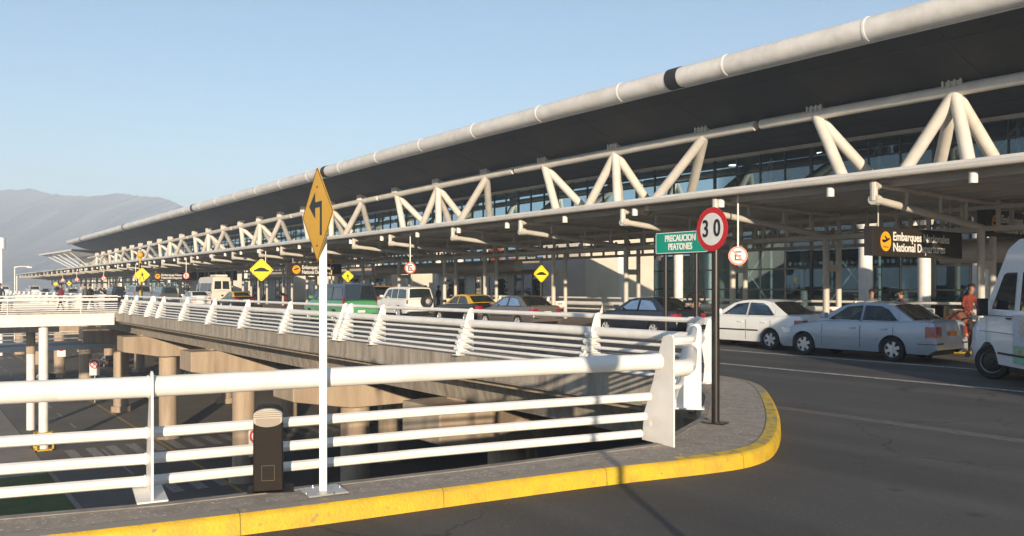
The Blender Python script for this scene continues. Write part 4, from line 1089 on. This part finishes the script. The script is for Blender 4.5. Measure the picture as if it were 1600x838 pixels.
silver = paint('silver', (.38, .44, .52), .3, .28); whitec = paint('white', (.78, .78, .76)); dark = paint('dark_blue', (.020, .026, .04), .2); bronze = paint('bronze', (.19, .165, .15), .4)
taxi = paint('black', (.012, .012, .012)); yel = paint('yellow', (.75, .45, .02)); green = paint('green', (.07, .30, .12)); dblue = paint('blue_black', (.03, .045, .075), .2)
grey = paint('grey', (.10, .11, .12), .3); lblue = paint('light_blue', (.25, .32, .42), .3); tan = paint('tan', (.30, .18, .10), .2); red = paint('red', (.30, .02, .02)); vanw = paint('van_white', (.74, .77, .82))
OP = mat('orange_plate', (.85, .20, .01), .5)
c_ = car('parked_car', 'silver four-door sedan with an orange number plate, nearest parked car', 'car', place(1393, 19.1, SEDAN), SEDAN, silver, 'sedans parked at the kerb', plate=OP, clear=True)
fr = frame((0,0,0), (1, 0, 0)); 
car('parked_car', 'white four-door sedan with black side moulding just ahead of the silver one', 'car', place(1202, 19.9, SEDAN), dict(SEDAN, doors=[1.35, 2.40, 3.25]), whitec, 'sedans parked at the kerb', clear=True)
car('parked_car', 'dark blue sedan parked behind the corner of the road railing', 'car', place(1020, 21.15, SEDAN), SEDAN, dark, 'sedans parked at the kerb', clear=True)
car('parked_car', 'bronze grey sedan parked below the right-hand speed bump sign', 'car', place(808, 21.1, SEDAN), SEDAN, bronze, 'sedans parked at the kerb', clear=True)
car('taxi', 'black taxi with yellow roof between the bronze sedan and the white off-road car', 'taxi', at_s(32.9, 22.2, SEDAN), SEDAN, taxi, pillar=yel, roofm=yel)
c_ = car('off_road_car', 'white off-road car with a spare wheel on its back door', 'car', at_s(39.9, 23.3-1.0, SUV), SUV, whitec)
sw = bpy.data.objects.new('spare_wheel', None)
m = MB()
n = 24; prof = [(.06, .10), (.20, .10), (.20, .07), (.22, .10), (.34, .10), (.36, .04), (.36, -.1), (0, -.1)]
m.quads([[Vector((2.33+q, .30+rr*cos(a), .98+rr*sin(a))) for rr, q in prof] for a in [2*pi*k/n for k in range(n+1)]])
m.build('spare_wheel', TYRE, c_, smooth=True, world=False)
m = MB().quads([[Vector((2.335+q, .30+rr*cos(a), .98+rr*sin(a))) for rr, q in [(.0, .11), (.07, .11), (.19, .085), (.21, .105)]] for a in [2*pi*k/n for k in range(n+1)]])
m.build('spare_rim', RIM, c_, smooth=True, world=False)
c_ = car('minivan', 'green and dark minivan seen from behind, right of the curve sign pole', 'van', at_s(35.9, 16.65, VAN), VAN, green, pillar=dblue, roofm=dblue)
c_ = car('off_road_car', 'tan off-road car with its tailgate raised beyond the green minivan', 'car', at_s(46.5, 23.3, SUV), SUV, tan)
MB().box((2.1, -.7, 1.78), (3.0, .7, 1.84)).build('raised_tailgate', tan, c_, world=False, bevel=.02)
car('taxi', 'far black taxi with yellow roof right of the white minibus', 'taxi', at_s(65.9, 21.3, SEDAN), SEDAN, taxi, pillar=yel, roofm=yel)
c_ = car('minibus', 'tall white minibus with two rear windows seen from behind', 'van', at_s(78.8, 23.3, MINIBUS), MINIBUS, paint('cream', (.72, .69, .60)))
MB().box((1.2, -.55, 2.74), (2.95, .55, 2.92)).build('roof_unit', WHITE, c_, world=False, bevel=.04)
car('parked_car', 'white sedan left of the white minibus above the road railing', 'car', at_s(73, 20, SEDAN), SEDAN, whitec, 'distant vehicles on the raised road')
car('parked_car', 'dark hatchback just left of the white sedan on the raised road', 'car', at_s(84, 20, SUV), dict(SUV, H=1.55), grey, 'distant vehicles on the raised road')
car('delivery_van', 'blue grey van behind the nearest pedestrian sign pole', 'van', at_s(98, 20.6, VAN), VAN, lblue, 'distant vehicles on the raised road')
car('parked_car', 'dark car at the right end of the footbridge railing', 'car', at_s(107, 20, SUV), dict(SUV, H=1.6), dark, 'distant vehicles on the raised road')
for s, D, sp_, pm_, lab in ((121, 21, SEDAN, lblue, 'pale blue car right of the two far walkers'), (133, 21, SEDAN, lblue, 'pale blue car left of the two far walkers'), (145, 21, SEDAN, grey, 'grey car beyond the red clad walker'),
        (158, 20.5, SUV, silver, 'far silver car beneath the small pedestrian sign'), (180, 19.5, VAN, whitec, 'far white van, right of the two white vans at far left'), (196, 16, VAN, whitec, 'far white van, left of the two white vans at far left'), (170, 20.5, SEDAN, dblue, 'far dark blue car beside the right white van')):
    car('parked_car' if sp_ is not VAN else 'delivery_van', lab, 'car' if sp_ is not VAN else 'van', at_s(s, D, sp_), sp_, pm_, 'distant vehicles on the raised road', detail=1)
# shuttle van at the right edge
wpt = onZ(1543, 592, 0); hx, hy = (-.731, .682); th = atan2(-hy, -hx)
MB2 = dict(MINIBUS)
lx, ly = MB2['axf']-MB2['L']/2, -MB2['W']/2
van = car('shuttle_van', 'white high-roof shuttle van with a green painted panel at the right edge', 'van', (wpt.x-(lx*cos(th)-ly*sin(th)), wpt.y-(lx*sin(th)+ly*cos(th)), 0), MB2, vanw, rz=th, steer=radians(38), clear=False, steelw='dark', win_mat=CARGL)
y_ = -(.975+.012)
def vp(t): return t-3.0
lv = MB()
def side_poly(mb, pts_, off=.010, mi=0):
    def y(z): return -( .975+off) if z < 1.30 else -(.975-.075-.085*max(0, z-1.36)+off)
    mb.add([Vector((vp(t), y(z), z)) for t, z in pts_], [tuple(range(len(pts_)))], mi)
side_poly(lv, [(2.02, .40), (3.32, .40), (3.32, .72), (2.8, .74), (2.02, .72)])
lv.build('green_panel', mat('livery_green', (.16, .40, .28), .35, col2=(.25, .48, .36), scale=4), van, world=False)
lv = MB(); side_poly(lv, [(2.02, .725), (3.32, .735), (3.32, 1.28), (2.02, 1.28)], .008); lv.build('blue_panel', mat('livery_blue', (.42, .48, .64), .35, col2=(.56, .58, .68), scale=2.5), van, world=False)
lv = MB()
for a, b_ in (((2.30, 1.22), .07), ((2.30, 1.12), .12), ((2.30, .98), .08), ((2.30, .88), .05)): side_poly(lv, [(a[0]+b_*cos(q), a[1]+.07*sin(q)) for q in [2*pi*i/10 for i in range(10)]], .012+.001*b_*10)
lv.build('flower_emblem', mat('livery_beige', (.45, .36, .28), .5, col2=(.62, .58, .50), scale=20), van, world=False)
lv = MB(); side_poly(lv, [(2.24+.05*cos(q), .62+.045*sin(q)) for q in [2*pi*i/10 for i in range(10)]], .0135); lv.build('orange_emblem', OP, van, world=False)
m = MB(); m.tube([(vp(1.52), -.45, 2.42), (vp(1.44), -.45, 2.46)], .05, 10); m.build('roof_lamp', HEADL, van, smooth=True, world=False)
m = MB(); fr_ = (Vector((0, -.90, 0)), Vector((1, 0, 0)), Vector((0, 0, 1)), Vector((0, -1, 0)))
for i in range(10):
    a = 2*pi*i/10; b_ = 2*pi*(i+1)/10
    m.bar((vp(2.28)+.07*cos(a), -.865, 2.42+.10*sin(a)), (vp(2.28)+.07*cos(b_), -.865, 2.42+.10*sin(b_)), .01, .012)
m.bar((vp(2.28), -.862, 2.36), (vp(2.32), -.862, 2.50), .01, .012); m.build('roof_emblem', mat('livery_maroon', (.35, .12, .16), .5), van, world=False)
m = MB()
for z in (.92, 1.24): m.box((vp(.6), -.982, z), (vp(5.8), -.976, z+.010))
m.build('body_crease', TRIM, van, world=False)
# lower road vehicles
p = onZ(76, 607, ZL); car('lower_car', 'dark car with red tail lights on the lower road beneath the footbridge', 'car', (p.x-2, p.y, ZL), SEDAN, dark, 'vehicles on the lower road', detail=1)
p = onZ(322, 607, ZL); car('lower_van', 'grey van in the shade between the viaduct piers', 'van', (p.x-2.5, p.y, ZL), VAN, grey, 'vehicles on the lower road', detail=1, pillar=grey)
p = onZ(176, 575, ZL); car('lower_car', 'dark car with a red light on the lower road between the far piers', 'car', (p.x-2, p.y, ZL), SEDAN, dark, 'vehicles on the lower road', detail=1)
p = onZ(180, 600, ZL)
for (px, py, D, lab) in ((148, 574, None, 'white square no stopping sign on the far lower pier'), (96, 547, None, 'small white square sign behind the walkway'), (403, 690, None, 'white square sign on a lower pier, left of the bollard lamp')):
    q = onD(px, 13.45, py=py); r_ = thing('pier_sign', lab, 'traffic sign', (q.x, 13.45, q.z-.6), 'square signs on the lower piers')
    fr = frame((q.x, 13.45, q.z), (.85, -.5, 0)); MB().prism(fr, [(-.42, -.7), (.42, -.7), (.42, .7), (-.42, .7)], 0, .03).build('sign_panel', SIGNW, r_)
    rg_ = MB(); A = circ(.38, 20); B = circ(.28, 20)
    for j in range(20): rg_.prism(fr, [(A[j][0], A[j][1]+.25), (A[(j+1) % 20][0], A[(j+1) % 20][1]+.25), (B[(j+1) % 20][0], B[(j+1) % 20][1]+.25), (B[j][0], B[j][1]+.25)], .031, .035)
    for a in (pi/4, -pi/4): rg_.prism(fr, rot2([(-.3, -.04), (.3, -.04), (.3, .04), (-.3, .04)], a, 0, .25), .031, .0352)
    rg_.build('sign_ring', SIGNR, r_)
    MB().prism(fr, [(-.03, -8 if q.z > 0 else ZL-q.z), (.03, -8 if q.z > 0 else ZL-q.z), (.03, -.75), (-.03, -.75)], -.03, 0).build('sign_post', CANSTEEL, r_)

# ================================================================== PEOPLE
def person(label, loc, rz, height, shirt, trousers, pose='stand', hair=HAIR, lean=0, arms='down', group=None, bald=False, skirt=False):
    """joints in a unit body 1.75 m tall, facing -Y"""
    root = thing('person', label, 'person', loc, group, rz); k = height/1.75
    J = {}
    hip = .93; lf = radians(lean)
    def up(x, y, z):   # lean the upper body forward (towards -Y)
        dz = z-hip; return (x, y*cos(lf)-dz*sin(lf), hip+dz*cos(lf)+y*sin(lf))
    V = []; E = []; Rr = []
    def v(p, r): V.append(tuple(c*k for c in p)); Rr.append(r*k if not isinstance(r, tuple) else (r[0]*k, r[1]*k)); return len(V)-1
    pel = v((0, 0, hip), (.16, .115)); sp = v(up(0, .0, 1.12), (.145, .105)); ch = v(up(0, .0, 1.32), (.165, .12)); nb = v(up(0, .0, 1.46), (.075, .07)); nk = v(up(0, -.01, 1.53), .055)
    hd1 = v(up(0, -.015, 1.60), (.075, .09)); hd2 = v(up(0, -.02, 1.69), (.078, .095)); hd3 = v(up(0, -.01, 1.745), (.05, .06))
    for a, b_ in ((pel, sp), (sp, ch), (ch, nb), (nb, nk), (nk, hd1), (hd1, hd2), (hd2, hd3)): E.append((a, b_))
    st = {'stand': (0, 0), 'walk': (.28, -.22)}[pose if pose in ('stand', 'walk') else 'stand']
    for sx, sf in ((1, st[0]), (-1, st[1])):
        h_ = v((.09*sx, 0, .88), .095); kn = v((.10*sx, -sf*.5-.02, .50), .068); an = v((.10*sx, -sf+(.06 if sf < 0 else 0), .09+(.03 if sf < 0 else 0)), .042); to = v((.115*sx, -sf-.17+(.06 if sf < 0 else 0), .035), .035)
        E += [(pel, h_), (h_, kn), (kn, an), (an, to)]
        sh = v(up(.19*sx, 0, 1.43), .062)
        if arms == 'down': el = v(up(.25*sx, .03, 1.15), .045); wr = v(up(.24*sx, -.06-.1*(sf < 0), .92), .032)
        elif arms == 'forward': el = v(up(.24*sx, -.06, 1.17), .045); wr = v(up(.20*sx, -.32, 1.08), .032)
        elif arms == 'akimbo': el = v(up(.36*sx, .06, 1.20), .045); wr = v(up(.20*sx, -.06, 1.06), .032)
        else: el = v(up(.24*sx, -.10, 1.20), .045); wr = v(up(.12*sx, -.28, 1.30), .032)
        E += [(ch, sh), (sh, el), (el, wr)]
        w0 = Vector(V[wr])/k; e0 = Vector(V[el])/k; d = (w0-e0).normalized(); pm_ = v(w0+d*.055, (.034, .02)); E.append((wr, pm_))
        side = Vector((0, 1, 0)) if arms == 'down' else Vector((sx, 0, 0))
        for i, (of, ln) in enumerate(((-.028, .065), (-.010, .078), (.010, .074), (.028, .058))):
            f1 = v(w0+d*.085+side*of, .010); f2 = v(w0+d*(.085+ln)+side*of*1.1+Vector((-sx*.012, 0, 0)), .008); E += [(pm_, f1), (f1, f2)]
        t1 = v(w0+d*.05-side*.045, .011); t2 = v(w0+d*.085-side*.055, .009); E += [(pm_, t1), (t1, t2)]
    me = bpy.data.meshes.new('body'); me.from_pydata(V, E, []); me.update()
    o = bpy.data.objects.new('body', me); COL.objects.link(o)
    sk = o.modifiers.new('s', 'SKIN'); sk.use_smooth_shade = True
    lay = me.skin_vertices[0].data
    for i, r in enumerate(Rr): lay[i].radius = r if isinstance(r, tuple) else (r, r)
    lay[0].use_root = True
    ss = o.modifiers.new('d', 'SUBSURF'); ss.levels = 1; ss.render_levels = 1
    em = bpy.data.meshes.new_from_object(o.evaluated_get(bpy.context.evaluated_depsgraph_get()))
    bpy.data.objects.remove(o)
    em.materials.clear()
    for m_ in (SKIN, shirt, trousers, BLACK): em.materials.append(m_)
    wrists = [Vector(V[i]) for i in range(len(V)) if abs(Rr[i] if not isinstance(Rr[i], tuple) else 0-.032*k) < 1e-4]
    nkz = Vector(V[nk])
    hv = [Vector(V[i]) for i in range(len(V)) if (Rr[i] if not isinstance(Rr[i], tuple) else 9) < .0115*k]
    for p_ in em.polygons:
        c = p_.center; z = c.z/k; mi = 1
        if (c-Vector(V[hd2])).length < .20*k and (c-nkz).dot(Vector(V[hd2])-nkz) > -.001: mi = 0
        elif any((c-h_).length < .075*k for h_ in hv): mi = 0
        elif z < .09 : mi = 3
        elif z < .92 and abs(c.x) < .21*k: mi = 2
        p_.material_index = mi; p_.use_smooth = True
    b = bpy.data.objects.new('body', em); link(b, root)
    # hair cap, nose, ears
    hc = Vector(V[hd2]); bm = bmesh.new(); bmesh.ops.create_uvsphere(bm, u_segments=16, v_segments=10, radius=.098*k)
    for q in bm.verts:
        q.co.y *= 1.12; q.co.z *= 1.15
        q.co += hc+Vector((0, .018*k, .022*k))
    bmesh.ops.delete(bm, geom=[q for q in bm.verts if (q.co.y-hc.y) < -.045*k and q.co.z < hc.z+.05*k or q.co.z < hc.z-.06*k], context='VERTS')
    hm = bpy.data.meshes.new('hair'); bm.to_mesh(hm); bm.free(); hm.materials.append(hair)
    for p_ in hm.polygons: p_.use_smooth = True
    link(bpy.data.objects.new('hair', hm), root)
    fc = MB(); n0 = hc+Vector((0, -.10*k, -.01*k)); fc.tube([n0+Vector((0, .02, .03))*k, n0+Vector((0, -.012, -.012))*k], [.006*k, .013*k], 8)
    for sx in (-1, 1): fc.tube([hc+Vector((sx*.078, 0, -.02))*k, hc+Vector((sx*.088, .008, .02))*k], .012*k, 8)
    fc.build('face', SKIN, root, smooth=True, world=False)
    ey = MB()
    for sx in (-1, 1): ey.box(tuple(hc+Vector((sx*.033-.012, -.099, .005))*k), tuple(hc+Vector((sx*.033+.012, -.090, .016))*k))
    ey.box(tuple(hc+Vector((-.022, -.096, -.055))*k), tuple(hc+Vector((.022, -.088, -.048))*k)); ey.build('eyes', HAIR, root, world=False)
    return root
cl = lambda n_, c: mat('cloth_'+n_, c, .85, col2=tuple(x*.7 for x in c), scale=8)
CB, CR_, CG, CO, CW, CBl = cl('black', (.02, .018, .018)), cl('maroon', (.16, .02, .03)), cl('grey', (.16, .15, .15)), cl('orange_red', (.22, .035, .02)), cl('pale', (.6, .58, .55)), cl('navy', (.03, .04, .07))
q = onD(1087, 23.6, z=0); person('person in black clothes standing behind the dark sedan with hands at the waist', (q.x, q.y, .15), .4, 1.72, CB, CB, arms='akimbo')
q = onD(1510, 23.9, z=0); person('person in an orange and red top pulling luggage beside the shuttle van', (q.x, q.y, .15), 1.2, 1.70, CO, CB, lean=14, arms='forward')
q = onD(446, 25.5, z=0); person('person in dark clothes bending forward behind the road railing, left of the curve sign', (q.x, q.y, .15), -1.3, 1.6, CB, CR_, lean=62, arms='forward')
q = onD(1362, 25.2, z=0); person('person whose dark hair shows above the silver sedan roof, left one', (q.x, q.y, .0), .5, 1.66, CG, CB)
q = onD(1408, 25.2, z=0); person('person whose dark hair shows above the rear of the silver sedan, right one', (q.x, q.y, .0), -.8, 1.64, CR_, CB)
q = onD(1190, 26.0, z=0)
for px, D, h, c, t, lab, ps in ((95, 8.3, 1.74, CR_, CB, 'person in a maroon top walking above the footbridge railing', 'walk'), (133, 9.75, 1.74, CG, CBl, 'person in a grey top, left of the far pair', 'stand'), (141, 10.1, 1.72, CB, CB, 'person in black, right of the far pair', 'walk'),
        (150, 14, 1.66, CB, CB, 'person in black behind the far pair', 'stand'), (157, 14.5, 1.60, CW, CB, 'person in a pale top beyond the far pair', 'stand'), (163, 15, 1.62, CR_, CB, 'person in dark red beyond the far pair, rightmost', 'stand'), (0, 4.97, 1.75, CBl, CB, 'person cut by the left edge on the footbridge', 'walk'),
        (398, 30, 1.7, CG, CB, 'person standing on the pavement left of the near speed bump sign', 'stand'), (665, 30.5, 1.68, CR_, CB, 'person in maroon behind the white off-road car, left one', 'stand'), (685, 30.5, 1.66, CB, CB, 'person in black behind the white off-road car, right one', 'stand'), (703, 29.6, 1.75, CB, CB, 'taller person in black right of the white off-road car', 'stand'),
        (636, 31, 1.68, CG, CB, 'person in grey under the round sign above the off-road car', 'stand'), (295, 30, 1.7, CR_, CB, 'person in red beyond the white sedan left of the minibus', 'stand'), (610, 24.6, 1.75, CB, CB, 'person in black beside the raised tailgate', 'stand')):
    q = onD(px, D, z=0)
    z0 = .15 if D > 22.8 else (.20 if D < 11.2 else 0)
    person(lab, (q.x, q.y, z0), random.uniform(-2, 2), h, c, t, pose=ps, group='people far along the raised road' if px < 170 else 'people on the terminal pavement')
# luggage
def suitcase(label, loc, rz, tilt, m, sz=(.45, .26, .68)):
    r_ = thing('suitcase', label, 'suitcase', loc, 'suitcases beside the shuttle van', rz); r_.rotation_euler = (0, tilt, rz)
    a, b_, c = sz
    MB().box((-a/2, -b_/2, .05), (a/2, b_/2, c)).build('case', m, r_, world=False, bevel=.06)
    s_ = MB()
    for y in (-b_/2-.004,): s_.box((-a/2+.04, y, .15), (a/2-.04, y+.02, .17)); s_.box((-a/2+.04, y, c-.14), (a/2-.04, y+.02, c-.12))
    for x in (-a/2+.1, a/2-.1): s_.box((x-.02, -b_/2-.012, .05), (x+.02, b_/2+.012, c+.01))
    s_.build('strap', TRIM, r_, world=False)
    h_ = MB().tube([(-.12, 0, c), (-.12, 0, c+.22), (.12, 0, c+.22), (.12, 0, c)], .014, 8); h_.build('handle', CHROME, r_, world=False, smooth=True)
    w2 = MB()
    for x in (-a/2+.07, a/2-.07): w2.tube([(x, -b_/2, .03), (x, b_/2, .03)], .035, 10)
    w2.build('wheel', TRIM, r_, world=False, smooth=True)
LUG = mat('luggage_brown', (.22, .075, .045), .6, col2=(.14, .045, .03), scale=6)
q = onD(1496, 22.0, z=0); tr = thing('luggage_trolley', 'chrome luggage trolley under the tilted brown suitcases', 'trolley', (q.x, 22.0, 0))
m = MB(); m.tube([(q.x-.5, 21.8, .15), (q.x+.4, 21.8, .15), (q.x+.65, 21.8, 1.0)], .02, 8); m.tube([(q.x-.5, 22.3, .15), (q.x+.4, 22.3, .15), (q.x+.65, 22.3, 1.0), (q.x+.65, 21.8, 1.0)], .02, 8)
for t in (-.4, -.1, .2): m.tube([(q.x+t, 21.8, .15), (q.x+t, 22.3, .15)], .015, 8)
m.build('trolley_frame', CHROME, tr, smooth=True)
for a, b_ in ((-.4, 21.8), (-.4, 22.3), (.35, 21.8), (.35, 22.3)): MB().tube([(q.x+a, b_-.02, .07), (q.x+a, b_+.02, .07)], .07, 12).build('wheel', TRIM, tr, smooth=True)
suitcase('large tilted brown suitcase between the silver sedan and the shuttle van', (q.x-.42, 22.05, .62), 0, radians(52), LUG, (.42, .30, .72))
suitcase('smaller brown suitcase lower down nearest the shuttle van', (q.x+.25, 22.0, .20), 0, radians(20), LUG, (.34, .26, .5))
# litter bin behind the silver car
q = onD(1472, 28.2, z=0); bn = thing('litter_bin', 'dark litter bin on the pavement behind the silver sedan', 'bin', (q.x, 28.2, .15))
MB().prism((Vector((q.x, 28.2, .15)), Vector((1,0,0)), Vector((0,1,0)), Vector((0,0,1))), circ(.22, 20), 0, .9).build('bin_body', BRONZE, bn, smooth=True)
MB().prism((Vector((q.x, 28.2, .15)), Vector((1,0,0)), Vector((0,1,0)), Vector((0,0,1))), circ(.25, 20), .9, 1.0).build('bin_lid', BRONZE, bn, smooth=True)
# planter with a shrub by the entrance
q = onD(783, 36.5, z=0); pt = thing('potted_plant', 'green potted plant by the dark entrance', 'plant', (q.x, 36.5, .15))
MB().prism((Vector((q.x, 36.5, .15)), Vector((1,0,0)), Vector((0,1,0)), Vector((0,0,1))), circ(.3, 16), 0, .5).build('pot', BRONZE, pt, smooth=True)
lf_ = MB()
for i in range(500):
    a, b_, c = random.gauss(0, .28), random.gauss(0, .28), random.uniform(.5, 2.2); d = Vector((random.uniform(-1, 1), random.uniform(-1, 1), random.uniform(-1, 1))).normalized()*.12; e2 = d.orthogonal().normalized()*.05
    p = Vector((q.x+a*(1.2-c*.3), 36.5+b_*(1.2-c*.3), .15+c)); lf_.add([p-d, p+e2, p+d, p-e2], [(0, 1, 2, 3)])
lf_.build('foliage', LEAF, pt)
# masts behind the viewer whose shadows fall across the kerb
R_ = Vector((-6.02, 5.57)); mx_, my_ = R_.x+7.2*.880, R_.y-7.2*.475
r_ = thing('traffic_sign_pole', 'black pole with a round sign behind the viewer', 'traffic sign', (mx_, my_, 0))
MB().tube([(mx_, my_, 0), (mx_, my_, 2.55)], .035, 12).build('sign_pole', BLACK, r_, smooth=True)
MB().prism(frame((mx_, my_, 2.34), (.9, -.43, 0)), circ(.2, 24), .03, .04).build('sign_plate', SIGNR, r_)
def mast(label, x, y, h, sign=None):
    r_ = thing('street_lamp', label, 'street lamp', (x, y, 0))
    MB().tube([(x, y, 0), (x, y, h)], [.05, .045], 12).build('lamp_pole', BLACK, r_, smooth=True)
    return r_

# ------------------------------------------------------------------ air
def haze_box():
    m = bpy.data.materials.new('haze'); m.use_nodes = True; t = m.node_tree; t.nodes.remove(t.nodes['Principled BSDF'])
    pv_ = t.nodes.new('ShaderNodeVolumePrincipled'); pv_.inputs['Color'].default_value = (.68, .82, 1.0, 1); pv_.inputs['Density'].default_value = HAZE
    pv_.inputs['Anisotropy'].default_value = .0
    t.links.new(pv_.outputs[0], t.nodes['Material Output'].inputs['Volume'])
    b_ = MB().box((-6200, -6200, ZL-1.4), (3200, 6200, 205)); o = b_.build('haze', m); tag(o, kind='stuff')
HAZE = 8e-4
haze_box()
